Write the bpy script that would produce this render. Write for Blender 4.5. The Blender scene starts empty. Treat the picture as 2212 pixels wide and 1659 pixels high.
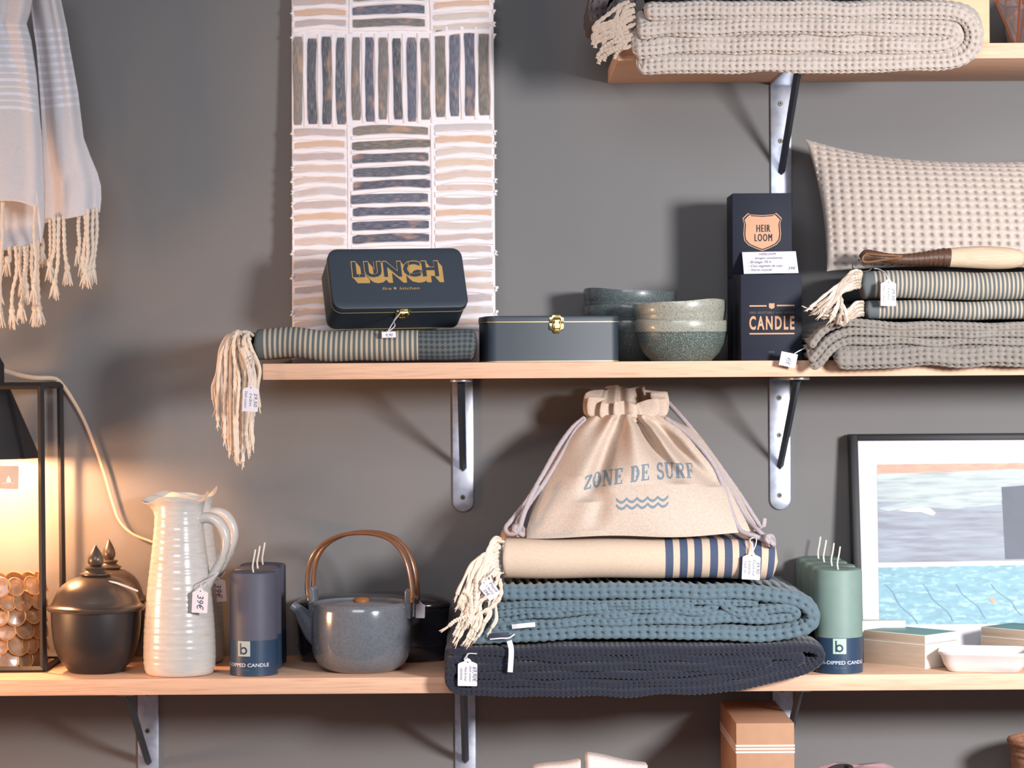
import bpy, bmesh, math, random
import numpy as np
from mathutils import Vector, Matrix
from mathutils.bvhtree import BVHTree

SC = bpy.context.scene
COL = SC.collection
PI = math.pi
rad = math.radians

# ------------------------------------------------------------------ camera, world, lights, exposure
F_PX = 5300.0; CAM_Y = -4.086; CAM_Z = 1.5; VPX, VPY = 1050.0, 800.0; ROLL = rad(0.36)
cam_d = bpy.data.cameras.new('camera'); cam = bpy.data.objects.new('camera', cam_d); COL.objects.link(cam)
cam_d.sensor_width = 36.0; cam_d.sensor_fit = 'HORIZONTAL'
cam_d.lens = F_PX / 2212 * 36.0
cam_d.shift_x = (1106 - VPX) / 2212; cam_d.shift_y = -(829.5 - VPY) / 2212
cam_d.dof.use_dof = True; cam_d.dof.focus_distance = 3.80; cam_d.dof.aperture_fstop = 3.0
cam_d.clip_start = 0.05
cam.matrix_world = Matrix.Translation((0, CAM_Y, CAM_Z)) @ Matrix.Rotation(PI/2, 4, 'X') @ Matrix.Rotation(-ROLL, 4, 'Z')
SC.camera = cam

SC.view_settings.view_transform = 'Standard'; SC.view_settings.look = 'None'
SC.view_settings.gamma = 1.0; SC.view_settings.use_curve_mapping = False
SC.view_settings.exposure = 0.08

world = bpy.data.worlds.new('world'); SC.world = world; world.use_nodes = True
wb = world.node_tree.nodes['Background']
wb.inputs[0].default_value = (0.60, 0.62, 0.74, 1); wb.inputs[1].default_value = 0.30

def area_light(name, loc, target, size, power, color):
    d = bpy.data.lights.new(name, 'AREA'); d.shape = 'RECTANGLE'; d.size = size[0]; d.size_y = size[1]
    d.energy = power; d.color = color
    o = bpy.data.objects.new(name, d); COL.objects.link(o); o.location = loc
    o.rotation_euler = (Vector(target) - Vector(loc)).to_track_quat('-Z', 'Y').to_euler(); return o
area_light('soft_front_fill', (-0.6, -5.6, 3.5), (-0.1, 0, 1.45), (2.6, 1.4), 92, (0.92, 0.94, 1.0))  # added soft fill from the front, placed to brighten the left side
# a shop spotlight at the right, aimed at the lower right of the shelves
def spot_light(name, loc, target, power, color, size, cone, blend):
    d = bpy.data.lights.new(name, 'SPOT'); d.energy = power; d.color = color; d.shadow_soft_size = size; d.spot_size = rad(cone); d.spot_blend = blend
    o = bpy.data.objects.new(name, d); COL.objects.link(o); o.location = loc
    o.rotation_euler = (Vector(target) - Vector(loc)).to_track_quat('-Z', 'Y').to_euler(); return o
spot_light('right_spotlight', (1.62, -2.75, 1.80), (0.95, 0, 1.02), 500, (1.0, 0.98, 0.98), 0.22, 80, 1.0)
# added warm fill, out of view, to tint the left side orange
area_light('warm_side_fill', (-1.35, -0.55, 1.16), (-0.2, -0.05, 1.24), (0.22, 0.22), 10.5, (1.0, 0.52, 0.24))

# ------------------------------------------------------------------ pixel -> place (at a chosen distance y)
cR, sR = math.cos(ROLL), math.sin(ROLL)
def W(px, py, y):
    dx, dy = px - VPX, py - VPY
    u = dx*cR - dy*sR; v = dx*sR + dy*cR
    k = (y - CAM_Y) / F_PX
    return Vector((u*k, y, CAM_Z - v*k))
def K(y): return (y - CAM_Y) / F_PX
def WX(px, py, y): return W(px, py, y).x
def WZ(px, py, y): return W(px, py, y).z

# ------------------------------------------------------------------ materials
def lin(c):
    c = c/255.0
    return c/12.92 if c <= 0.04045 else ((c+0.055)/1.055)**2.4
def rgb(t): return (lin(t[0]), lin(t[1]), lin(t[2]), 1.0)
MATS = {}
def pm(name, c, rough=0.6, metal=0.0, var=0.06, vscale=30.0, stretch=(1,1,1), bump=0.0, bscale=200.0, bstretch=(1,1,1),
       spec=0.5, coat=0.0, sheen=0.0, trans=0.0, emit=None, estr=0.0, c2=None, c2scale=60.0, c2range=(0.45,0.6), alpha=None):
    m = bpy.data.materials.new(name); m.use_nodes = True; nt = m.node_tree; N = nt.nodes; L = nt.links
    b = N['Principled BSDF']
    b.inputs['Roughness'].default_value = rough; b.inputs['Metallic'].default_value = metal
    b.inputs['Specular IOR Level'].default_value = spec
    b.inputs['Coat Weight'].default_value = coat; b.inputs['Coat Roughness'].default_value = 0.08
    b.inputs['Sheen Weight'].default_value = sheen
    b.inputs['Transmission Weight'].default_value = trans
    if emit: b.inputs['Emission Color'].default_value = rgb(emit); b.inputs['Emission Strength'].default_value = estr
    tc = N.new('ShaderNodeTexCoord'); mp = N.new('ShaderNodeMapping'); mp.inputs['Scale'].default_value = stretch
    L.new(tc.outputs['Object'], mp.inputs['Vector'])
    nz = N.new('ShaderNodeTexNoise'); nz.inputs['Scale'].default_value = vscale; nz.inputs['Detail'].default_value = 6
    L.new(mp.outputs[0], nz.inputs['Vector'])
    mx = N.new('ShaderNodeMix'); mx.data_type = 'RGBA'
    col = rgb(c)
    mx.inputs[6].default_value = tuple(x*(1-var*2) for x in col[:3])+(1,)
    mx.inputs[7].default_value = tuple(min(1, x*(1+var*2)) for x in col[:3])+(1,)
    L.new(nz.outputs['Fac'], mx.inputs[0])
    out = mx.outputs[2]
    if c2:
        n2 = N.new('ShaderNodeTexNoise'); n2.inputs['Scale'].default_value = c2scale; n2.inputs['Detail'].default_value = 5
        L.new(mp.outputs[0], n2.inputs['Vector'])
        mr = N.new('ShaderNodeMapRange'); mr.inputs[1].default_value = c2range[0]; mr.inputs[2].default_value = c2range[1]
        L.new(n2.outputs['Fac'], mr.inputs[0])
        m2 = N.new('ShaderNodeMix'); m2.data_type = 'RGBA'
        L.new(mr.outputs[0], m2.inputs[0]); L.new(out, m2.inputs[6]); m2.inputs[7].default_value = rgb(c2)
        out = m2.outputs[2]
    L.new(out, b.inputs['Base Color'])
    if bump > 0:
        mp2 = N.new('ShaderNodeMapping'); mp2.inputs['Scale'].default_value = bstretch
        L.new(tc.outputs['Object'], mp2.inputs['Vector'])
        bn = N.new('ShaderNodeTexNoise'); bn.inputs['Scale'].default_value = bscale; bn.inputs['Detail'].default_value = 4
        L.new(mp2.outputs[0], bn.inputs['Vector'])
        bp = N.new('ShaderNodeBump'); bp.inputs['Strength'].default_value = bump; bp.inputs['Distance'].default_value = 0.002
        L.new(bn.outputs['Fac'], bp.inputs['Height']); L.new(bp.outputs[0], b.inputs['Normal'])
    if alpha is not None: b.inputs['Alpha'].default_value = alpha
    MATS[name] = m
    return m

def stripe_mat(name, base, stripe, period, duty, u0=-9, u1=9, base2=None, rough=0.9, check=0.0):
    """woven cloth whose weft stripes follow the UV map (u in metres along the cloth)"""
    m = bpy.data.materials.new(name); m.use_nodes = True; nt = m.node_tree; N = nt.nodes; L = nt.links
    b = N['Principled BSDF']; b.inputs['Roughness'].default_value = rough; b.inputs['Specular IOR Level'].default_value = 0.2
    uv = N.new('ShaderNodeUVMap'); sp = N.new('ShaderNodeSeparateXYZ'); L.new(uv.outputs[0], sp.inputs[0])
    def mt(op, a, bb=None, cc=None):
        n = N.new('ShaderNodeMath'); n.operation = op
        for i, q in enumerate((a, bb, cc)):
            if q is None: continue
            if isinstance(q, (int, float)): n.inputs[i].default_value = q
            else: L.new(q, n.inputs[i])
        return n.outputs[0]
    u, v = sp.outputs[0], sp.outputs[1]
    md = mt('FRACT', mt('DIVIDE', u, period))
    f = mt('LESS_THAN', md, duty)
    f = mt('MULTIPLY', f, mt('MULTIPLY', mt('GREATER_THAN', u, u0), mt('LESS_THAN', u, u1)))
    nz = N.new('ShaderNodeTexNoise'); nz.inputs['Scale'].default_value = 900
    tc = N.new('ShaderNodeTexCoord'); L.new(tc.outputs['Object'], nz.inputs['Vector'])
    mx = N.new('ShaderNodeMix'); mx.data_type = 'RGBA'; mx.inputs[6].default_value = rgb(base); mx.inputs[7].default_value = rgb(stripe)
    L.new(f, mx.inputs[0]); out = mx.outputs[2]
    if base2 is not None:      # a diamond weave past u1
        a1 = mt('SINE', mt('MULTIPLY', mt('ADD', u, v), PI/check)); a2 = mt('SINE', mt('MULTIPLY', mt('SUBTRACT', u, v), PI/check))
        g = mt('MULTIPLY', mt('GREATER_THAN', mt('MULTIPLY', a1, a2), 0.05), mt('GREATER_THAN', u, u1))
        m2 = N.new('ShaderNodeMix'); m2.data_type = 'RGBA'; L.new(g, m2.inputs[0]); L.new(out, m2.inputs[6]); m2.inputs[7].default_value = rgb(base2)
        out = m2.outputs[2]
    m3 = N.new('ShaderNodeMix'); m3.data_type = 'RGBA'; m3.blend_type = 'MULTIPLY'; m3.inputs[0].default_value = 0.35
    L.new(out, m3.inputs[6]); L.new(nz.outputs['Fac'], m3.inputs[7]); 
    gm = N.new('ShaderNodeMix'); gm.data_type = 'RGBA'; gm.blend_type = 'MIX'; gm.inputs[0].default_value = 0.5
    L.new(m3.outputs[2], gm.inputs[6]); L.new(out, gm.inputs[7])
    L.new(gm.outputs[2], b.inputs['Base Color'])
    bp = N.new('ShaderNodeBump'); bp.inputs['Strength'].default_value = 0.35; bp.inputs['Distance'].default_value = 0.001
    L.new(nz.outputs['Fac'], bp.inputs['Height']); L.new(bp.outputs[0], b.inputs['Normal'])
    MATS[name] = m; return m

pm('wall_paint', (118,117,117), 0.9, var=0.05, vscale=3, bump=0.15, bscale=90, spec=0.25)
pm('floor_boards', (120,105,92), 0.6, var=0.15, vscale=6, stretch=(1,8,1))
pm('oak', (218,178,150), 0.55, var=0.10, vscale=9, stretch=(1.2,14,22), bump=0.10, bscale=60, bstretch=(1.5,20,40), c2=(200,156,128), c2scale=14, c2range=(0.52,0.75), spec=0.3)
pm('galvanised', (190,195,208), 0.38, metal=0.75, var=0.06, vscale=40, c2=(170,178,196), c2scale=60)
pm('screw_steel', (120,118,110), 0.4, metal=0.9)
pm('black_hole', (18,20,24), 0.9)
pm('brace_shaded', (52,60,72), 0.45, metal=0.4)  # steel brace, its shadow-side darkness put into the colour
pm('paper', (226,221,228), 0.8, var=0.02)
pm('ink', (70,72,95), 0.8)
pm('string', (215,208,210), 0.9)
pm('string_dark', (70,70,72), 0.9)
pm('beige_waffle', (186,174,165), 0.95, var=0.10, vscale=160, bump=0.4, bscale=700, spec=0.1, sheen=0.2)
pm('grey_waffle', (136,129,122), 0.95, var=0.14, vscale=160, bump=0.4, bscale=700, spec=0.1, sheen=0.2)
pm('teal_waffle', (97,116,126), 0.95, var=0.10, vscale=160, bump=0.4, bscale=700, spec=0.1, sheen=0.2)
pm('navy_waffle', (46,48,60), 0.95, var=0.10, vscale=160, bump=0.4, bscale=700, spec=0.1, sheen=0.2)
pm('slate_waffle', (92,95,102), 0.95, var=0.10, vscale=160, bump=0.4, bscale=700, spec=0.1)
pm('brown_knit', (92,86,88), 0.95, var=0.15, vscale=120, bump=0.5, bscale=400, spec=0.1)
pm('cream_cord', (236,220,202), 0.95, var=0.08, vscale=200, bump=0.5, bscale=900, spec=0.1)
pm('taupe_cord', (190,172,156), 0.95, var=0.08, vscale=200, bump=0.5, bscale=900, spec=0.1)
pm('grey_cord', (180,170,174), 0.95, var=0.08, vscale=200, bump=0.5, bscale=900, spec=0.1)
pm('linen', (202,184,169), 0.95, var=0.07, vscale=260, bump=0.35, bscale=900, spec=0.1, c2=(186,168,153), c2scale=420, c2range=(0.5,0.7))
pm('print_blue', (118,134,146), 0.9, var=0.12, vscale=500)
pm('tin_paint', (47,56,66), 0.48, var=0.02, spec=0.45)
pm('tin_gold', (196,170,116), 0.4, metal=0.5)
pm('print_gold', (186,146,84), 0.55, metal=0.15)
pm('brass', (226,200,130), 0.22, metal=1.0)
pm('speckle_glaze', (70,82,80), 0.35, var=0.25, vscale=400, c2=(140,146,134), c2scale=620, c2range=(0.50,0.66), coat=0.3)
pm('speckle_rim', (150,150,138), 0.35, var=0.2, vscale=300, c2=(88,98,92), c2scale=420, c2range=(0.58,0.68), coat=0.3)
pm('speckle_dark', (74,84,86), 0.4, var=0.25, vscale=400, c2=(116,124,120), c2scale=620, c2range=(0.52,0.66), coat=0.3)
pm('navy_card', (28,32,46), 0.65, var=0.03, spec=0.25)
pm('copper_print', (180,132,98), 0.5, metal=0.1)
pm('dim_print', (96,84,80), 0.6)
pm('horn_brown', (84,58,44), 0.4, var=0.3, vscale=90, stretch=(6,1,1), bump=0.5, bscale=120, bstretch=(8,1,1))
pm('horn_edge', (120,84,58), 0.4, var=0.3, vscale=90)
pm('bristle', (202,178,152), 0.8, var=0.15, vscale=60, stretch=(0.5,12,12), bump=0.4, bscale=200, bstretch=(0.5,10,10))
pm('lamp_black', (42,40,42), 0.55, var=0.03, spec=0.35)
pm('shade_inside', (225,220,210), 0.7)
pm('cord_linen', (214,190,166), 0.9, var=0.05, vscale=300, bump=0.4, bscale=900)
pm('bulb', (255,214,160), 0.4, emit=(255,200,130), estr=6.0)
pm('kraft_tag', (190,176,166), 0.8)
pm('white_print', (236,234,234), 0.8)
pm('capiz', (150,114,84), 0.3, var=0.18, vscale=70, coat=0.4, c2=(176,146,116), c2scale=70, c2range=(0.5,0.66))
pm('capiz_rim', (196,146,90), 0.35, metal=0.3)
pm('pot_metal', (46,42,44), 0.42, metal=0.15, var=0.05, vscale=20, spec=0.5)
pm('pot_lid', (84,74,68), 0.30, metal=0.35, var=0.05, vscale=20, spec=0.5)
pm('pitcher_glaze', (204,198,192), 0.22, var=0.08, vscale=50, stretch=(1,1,5), coat=0.5, c2=(200,176,150), c2scale=18, c2range=(0.62,0.78))
pm('pitcher_clay', (186,144,112), 0.7, var=0.1, vscale=80)
pm('wax_grey', (80,80,94), 0.55, var=0.05, vscale=40, spec=0.4)
pm('wax_green', (118,140,132), 0.55, var=0.05, vscale=40, spec=0.4)
pm('label_blue', (44,64,88), 0.36, var=0.03, spec=0.5, coat=0.15)
pm('label_logo', (168,178,172), 0.6)
pm('label_logo_green', (176,204,180), 0.4)
pm('label_text', (210,212,222), 0.5)
pm('label_dim', (92,116,140), 0.5)
pm('wick', (222,222,210), 0.9)
pm('teapot_glaze', (106,109,116), 0.17, var=0.05, vscale=60, coat=0.5, c2=(98,102,110), c2scale=240)
pm('bentwood', (122,80,54), 0.35, var=0.15, vscale=20, stretch=(2,20,2), coat=0.4)
pm('knob_wood', (150,98,56), 0.4, var=0.15, vscale=40)
pm('black_glaze', (34,34,40), 0.12, var=0.05, coat=0.6)
pm('black_frame', (20,20,25), 0.5, spec=0.3)
pm('mat_board', (216,214,224), 0.85, var=0.01)
pm('pic_dune', (204,140,118), 0.5, var=0.16, vscale=30, stretch=(1,1,6), c2=(196,120,104), c2scale=40, c2range=(0.5,0.7))
pm('pic_sea', (128,138,150), 0.5, var=0.3, vscale=16, stretch=(0.7,1,7), c2=(104,100,122), c2scale=20, c2range=(0.45,0.75))
pm('pic_surf', (158,170,172), 0.5, var=0.22, vscale=26, stretch=(0.7,1,7), c2=(120,140,146), c2scale=22, c2range=(0.5,0.7))
pm('pic_foam', (214,198,188), 0.5, var=0.08)
pm('pic_pool', (104,150,166), 0.5, var=0.22, vscale=40, stretch=(1,1,3), c2=(150,188,196), c2scale=60, c2range=(0.52,0.7))
pm('pic_rock', (46,58,78), 0.5, var=0.2, vscale=40)
pm('pic_lane', (80,116,142), 0.5, var=0.2, vscale=40)
pm('pic_swimmer', (226,142,112), 0.5)
pm('pine_shaded', (176,154,134), 0.7, var=0.12, vscale=16, stretch=(1,1,10))  # pine of the left-hand faces, with their shade put into the brown
pm('box_white', (232,226,214), 0.7, var=0.04)
pm('box_teal', (112,150,146), 0.5, var=0.10, vscale=20)
pm('white_ceramic', (236,226,222), 0.2, var=0.02, coat=0.5)
pm('kraft_box', (178,136,108), 0.75, var=0.05, vscale=50, spec=0.25)
pm('white_ribbon', (228,212,206), 0.7)
pm('white_terry', (228,216,210), 0.95, var=0.05, vscale=200, bump=0.7, bscale=600, spec=0.1)
pm('pink_cloth', (196,160,164), 0.95, var=0.15, vscale=60)
pm('dark_cloth', (46,42,46), 0.95, var=0.15, vscale=60)
pm('basket', (150,106,80), 0.85, var=0.25, vscale=120, bump=0.5, bscale=200)
pm('crate_pine', (216,180,142), 0.6, var=0.08, vscale=10, stretch=(1,1,12))
pm('copper_wire', (200,120,76), 0.35, metal=0.8)
pm('smoked_glass', (150,130,128), 0.1, trans=0.75, alpha=0.55)
pm('vase_white', (190,176,180), 0.4)
pm('scarf_cloth', (222,217,219), 0.92, var=0.06, vscale=160, stretch=(1,1,6), bump=0.35, bscale=600, bstretch=(1,1,5), spec=0.15)
pm('scarf_lurex', (228,228,236), 0.42, var=0.05, vscale=300, spec=0.6)
pm('canvas_white', (236,228,230), 0.75, var=0.03, vscale=40, bump=0.35, bscale=120, bstretch=(1,1,3))
pm('towel_sand', (212,188,166), 0.95, var=0.06, vscale=260, bump=0.3, bscale=900, spec=0.1)
pm('towel_navy', (78,88,112), 0.95, var=0.08, vscale=300, bump=0.3, bscale=900, spec=0.1)
pm('care_label', (50,56,74), 0.7)
stripe_mat('hammam', (96,102,102), (190,172,150), 0.0079, 0.46, 0.014, 0.255, base2=(66,72,78), check=0.0085)
stripe_mat('hammam_fine', (98,104,106), (186,172,152), 0.0066, 0.46, 0.020, 9)

def paint_mat():
    m = bpy.data.materials.new('paint_strokes'); m.use_nodes = True; nt = m.node_tree; N = nt.nodes; L = nt.links
    b = N['Principled BSDF']; b.inputs['Roughness'].default_value = 0.5
    at = N.new('ShaderNodeVertexColor'); at.layer_name = 'tint'
    uv = N.new('ShaderNodeUVMap'); mp = N.new('ShaderNodeMapping'); mp.inputs['Scale'].default_value = (1.0, 14.0, 1.0)
    L.new(uv.outputs[0], mp.inputs['Vector'])
    n1 = N.new('ShaderNodeTexNoise'); n1.inputs['Scale'].default_value = 26; n1.inputs['Detail'].default_value = 6; L.new(mp.outputs[0], n1.inputs['Vector'])
    n2 = N.new('ShaderNodeTexNoise'); n2.inputs['Scale'].default_value = 9; L.new(uv.outputs[0], n2.inputs['Vector'])
    r1 = N.new('ShaderNodeMapRange'); r1.inputs[1].default_value = 0.46; r1.inputs[2].default_value = 0.74; L.new(n1.outputs['Fac'], r1.inputs[0])
    r1.inputs[4].default_value = 0.5
    m1 = N.new('ShaderNodeMix'); m1.data_type = 'RGBA'; L.new(r1.outputs[0], m1.inputs[0]); L.new(at.outputs[0], m1.inputs[6]); m1.inputs[7].default_value = rgb((216,206,206))
    r2 = N.new('ShaderNodeMapRange'); r2.inputs[1].default_value = 0.55; r2.inputs[2].default_value = 0.7; r2.inputs[4].default_value = 0.45; L.new(n2.outputs['Fac'], r2.inputs[0])
    m2 = N.new('ShaderNodeMix'); m2.data_type = 'RGBA'; L.new(r2.outputs[0], m2.inputs[0]); L.new(m1.outputs[2], m2.inputs[6]); m2.inputs[7].default_value = rgb((206,160,128))
    L.new(m2.outputs[2], b.inputs['Base Color'])
    bp = N.new('ShaderNodeBump'); bp.inputs['Strength'].default_value = 0.4; bp.inputs['Distance'].default_value = 0.001
    L.new(n1.outputs['Fac'], bp.inputs['Height']); L.new(bp.outputs[0], b.inputs['Normal'])
    MATS['paint_strokes'] = m
paint_mat()

# ------------------------------------------------------------------ objects
ORG = {}
def tag(o, label=None, cat=None, group=None, kind=None):
    if label: o['label'] = label
    if cat: o['category'] = cat
    if group: o['group'] = group
    if kind: o['kind'] = kind
    return o
def thing(name, label, cat, loc, group=None, rot=None):
    o = bpy.data.objects.new(name, None); COL.objects.link(o); o.empty_display_size = 0.02
    o.location = loc
    if rot is not None: o.rotation_euler = rot
    ORG[o.name] = Vector(loc)
    return tag(o, label, cat, group)
class MB:
    def __init__(s): s.v = []; s.f = []; s.mi = []; s.uv = []; s.tint = []; s.n = 0
    def add(s, verts, faces, mi=0, uv=None, tint=None):
        b = s.n
        for p in verts: s.v.append((float(p[0]), float(p[1]), float(p[2])))
        s.n += len(verts)
        for i, f in enumerate(faces):
            s.f.append([b+j for j in f]); s.mi.append(mi[i] if isinstance(mi, (list, tuple, np.ndarray)) else mi)
        s.uv.extend([tuple(q) for q in uv] if uv is not None else [(0.0, 0.0)]*len(verts))
        s.tint.extend([tint or (1,1,1,1)]*len(verts))
        return s
    def grid(s, P, mi=0, cu=False, cv=False, uv=None, tint=None):
        n, m = P.shape[0], P.shape[1]; F = []; idx = np.arange(n*m).reshape(n, m); MI = []
        for i in range(n if cu else n-1):
            a = idx[i]; b = idx[(i+1) % n]
            for j in range(m if cv else m-1):
                k = (j+1) % m
                F.append((a[j], b[j], b[k], a[k]))
                if callable(mi): MI.append(mi(i, j))
        s.add(P.reshape(-1, 3), F, MI if callable(mi) else mi, uv.reshape(-1, 2) if uv is not None else None, tint); return s
    def box(s, lo, hi, mi=0):
        x0,y0,z0 = lo; x1,y1,z1 = hi
        v = [(x0,y0,z0),(x1,y0,z0),(x1,y1,z0),(x0,y1,z0),(x0,y0,z1),(x1,y0,z1),(x1,y1,z1),(x0,y1,z1)]
        return s.add(v, [(0,3,2,1),(4,5,6,7),(0,1,5,4),(1,2,6,5),(2,3,7,6),(3,0,4,7)], mi)
    def prism(s, poly, y0, y1, mi=0):
        """polygon in (x, z) swept from y0 (front) to y1"""
        n = len(poly); v = [(p[0], y0, p[1]) for p in poly] + [(p[0], y1, p[1]) for p in poly]
        f = [tuple(range(n)), tuple(range(2*n-1, n-1, -1))] + [(i, n+i, n+(i+1) % n, (i+1) % n) for i in range(n)]
        return s.add(v, f, mi)
    def lathe(s, prof, c=(0,0,0), seg=48, mi=0, sx=1.0, sy=1.0, fn=None, miz=None):
        m = len(prof); P = np.zeros((seg, m, 3))
        for i in range(seg):
            t = 2*PI*i/seg
            for j, (r, z) in enumerate(prof):
                p = (c[0]+r*sx*math.cos(t), c[1]+r*sy*math.sin(t), c[2]+z)
                P[i, j] = fn(p, t, r, z) if fn else p
        return s.grid(P, (lambda i, j: miz(prof[j][1], prof[j+1][1])) if miz else mi, cu=True)
    def tube(s, pts, r, seg=8, mi=0, ry=None, cap=True, up=None, closed=False):
        P = [Vector(p) for p in pts]; n = len(P)
        R = r if isinstance(r, (list, tuple, np.ndarray)) else [r]*n
        T = []
        for i in range(n):
            if closed: d = P[(i+1) % n]-P[i-1]
            else: d = P[min(i+1, n-1)]-P[max(i-1, 0)]
            T.append(d.normalized() if d.length > 1e-9 else Vector((0,0,1)))
        u = Vector(up) if up else (Vector((0,1,0)) if abs(T[0].y) < 0.9 else Vector((1,0,0)))
        A = np.zeros((n, seg, 3))
        for i in range(n):
            if up: u = Vector(up)
            u = (u - T[i]*u.dot(T[i])); u = u.normalized() if u.length > 1e-6 else Vector((1,0,0))
            w = T[i].cross(u)
            for j in range(seg):
                a = 2*PI*j/seg
                q = P[i] + u*(math.cos(a)*(ry if ry else R[i])) + w*(math.sin(a)*R[i])
                A[i, j] = q
        b0 = s.n
        s.grid(A, mi, cu=closed, cv=True)
        if cap and not closed:
            s.f.append([b0+j for j in range(seg-1, -1, -1)]); s.mi.append(mi)
            s.f.append([b0+(n-1)*seg+j for j in range(seg)]); s.mi.append(mi)
        return s
    def xf(s, M, start=0):
        for i in range(start, s.n): s.v[i] = tuple(M @ Vector(s.v[i]))
        return s
def obj(name, mb, mats, parent=None, smooth=True, bevel=0.0, bseg=2, world=True, label=None, solid=0.0, weld=False, angle=None):
    if isinstance(mats, str): mats = [mats]
    me = bpy.data.meshes.new(name)
    off = Vector((0,0,0))
    if parent is not None and world: off = ORG.get(parent.name, Vector((0,0,0)))
    V = np.array(mb.v, dtype=float) - np.array(off)
    me.from_pydata(V.tolist(), [], mb.f)
    for m in mats: me.materials.append(MATS[m])
    me.polygons.foreach_set('material_index', np.array(mb.mi, dtype=np.int32))
    lv = np.zeros(len(me.loops), dtype=np.int32); me.loops.foreach_get('vertex_index', lv)
    if any(u != (0.0, 0.0) for u in mb.uv[:50] + mb.uv[-50:]):
        ul = me.uv_layers.new(name='UVMap'); ul.data.foreach_set('uv', np.array(mb.uv, dtype=np.float32)[lv].ravel())
    if any(t != (1,1,1,1) for t in mb.tint[-50:]):
        ca = me.color_attributes.new('tint', 'FLOAT_COLOR', 'POINT'); ca.data.foreach_set('color', np.array(mb.tint, dtype=np.float32).ravel())
    bm = bmesh.new(); bm.from_mesh(me)
    if weld: bmesh.ops.remove_doubles(bm, verts=bm.verts, dist=1e-5)
    if bevel > 0:
        ed = [e for e in bm.edges if len(e.link_faces) == 2 and e.calc_face_angle(0) > rad(30)]
        bmesh.ops.bevel(bm, geom=ed, offset=bevel, segments=bseg, profile=0.5, affect='EDGES', clamp_overlap=True)
    bmesh.ops.recalc_face_normals(bm, faces=bm.faces)
    bm.to_mesh(me); bm.free()
    me.polygons.foreach_set('use_smooth', np.full(len(me.polygons), bool(smooth)))
    if smooth: me.set_sharp_from_angle(angle=angle if angle else rad(40))
    o = bpy.data.objects.new(name, me); COL.objects.link(o)
    if parent is not None: o.parent = parent; ORG[o.name] = off if world else Vector((0,0,0))
    else: ORG[o.name] = Vector((0,0,0))
    if solid:
        md = o.modifiers.new('solid', 'SOLIDIFY'); md.thickness = solid; md.offset = -1
    if label: o['label'] = label
    return o
def dup(root, loc, label, rotz=None):
    r = root.copy(); COL.objects.link(r); r.location = loc; r['label'] = label
    if rotz is not None: r.rotation_euler = (0, 0, rotz)
    for ch in list(root.children):
        c = ch.copy(); COL.objects.link(c); c.parent = r
        for g in list(ch.children):
            d = g.copy(); COL.objects.link(d); d.parent = c
    return r
def crom(pts, n):
    """Catmull-Rom through pts resampled to n points of equal spacing"""
    P = np.array([list(p) for p in pts], dtype=float); D = P.shape[1]
    Q = np.vstack([2*P[0]-P[1], P, 2*P[-1]-P[-2]]); out = []
    for i in range(1, len(Q)-2):
        p0,p1,p2,p3 = Q[i-1],Q[i],Q[i+1],Q[i+2]
        for t in np.linspace(0, 1, 24, endpoint=False):
            out.append(0.5*((2*p1)+(-p0+p2)*t+(2*p0-5*p1+4*p2-p3)*t*t+(-p0+3*p1-3*p2+p3)*t**3))
    out.append(P[-1]); out = np.array(out)
    L = np.concatenate([[0], np.cumsum(np.linalg.norm(np.diff(out, axis=0), axis=1))])
    s = np.linspace(0, L[-1], n)
    return np.stack([np.interp(s, L, out[:, k]) for k in range(D)], axis=1)
def clen(pts):
    Q = crom(pts, 200); return float(np.sum(np.linalg.norm(np.diff(Q, axis=0), axis=1)))
def wob(x, seed, amp, freq):
    r = random.Random(seed); y = 0
    for k in range(4): y = y + np.sin(x*freq*(0.6+r.random()*1.6) + r.random()*6.28)*(0.4+r.random()*0.6)
    return amp*y/2.0

# text as flat meshes
TXT = {}
def text2d(s, bold=0.0, space=1.0):
    key = (s, bold, space)
    if key in TXT: return TXT[key]
    cu = bpy.data.curves.new('t', 'FONT'); cu.body = s; cu.size = 1.0; cu.offset = bold; cu.resolution_u = 3; cu.space_character = space
    o = bpy.data.objects.new('t', cu); COL.objects.link(o)
    dg = bpy.context.evaluated_depsgraph_get(); me = bpy.data.meshes.new_from_object(o.evaluated_get(dg))
    v = np.array([tuple(p.co)[:2] for p in me.vertices]); f = [tuple(p.vertices) for p in me.polygons]
    bpy.data.objects.remove(o); bpy.data.curves.remove(cu); bpy.data.meshes.remove(me)
    if len(v): v = v - np.array([(v[:,0].min()+v[:,0].max())/2, 0])
    TXT[key] = (v, f); return v, f
def put_text(mb, s, fn, h, width=None, bold=0.0, shear=0.0, mi=0, space=1.0):
    """fn maps (x, z) in metres, centred, to a place; h is cap height"""
    v, f = text2d(s, bold, space)
    if not len(v): return
    k = h/0.73; kx = k
    if width: kx = width/max(1e-6, v[:,0].max()-v[:,0].min())
    mb.add([fn(p[0]*kx + shear*p[1]*k, p[1]*k) for p in v], f, mi)

# ------------------------------------------------------------------ the setting
def struct(name, mb, mats, **kw):
    o = obj(name, mb, mats, **kw); o['kind'] = 'structure'; return o
struct('wall_back', MB().box((-3.2, 0, 0), (3.2, 0.12, 3.0)), 'wall_paint', smooth=False)
struct('floor', MB().box((-3.2, -7.0, -0.1), (3.2, 0.12, 0.0)), 'floor_boards', smooth=False)

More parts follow.
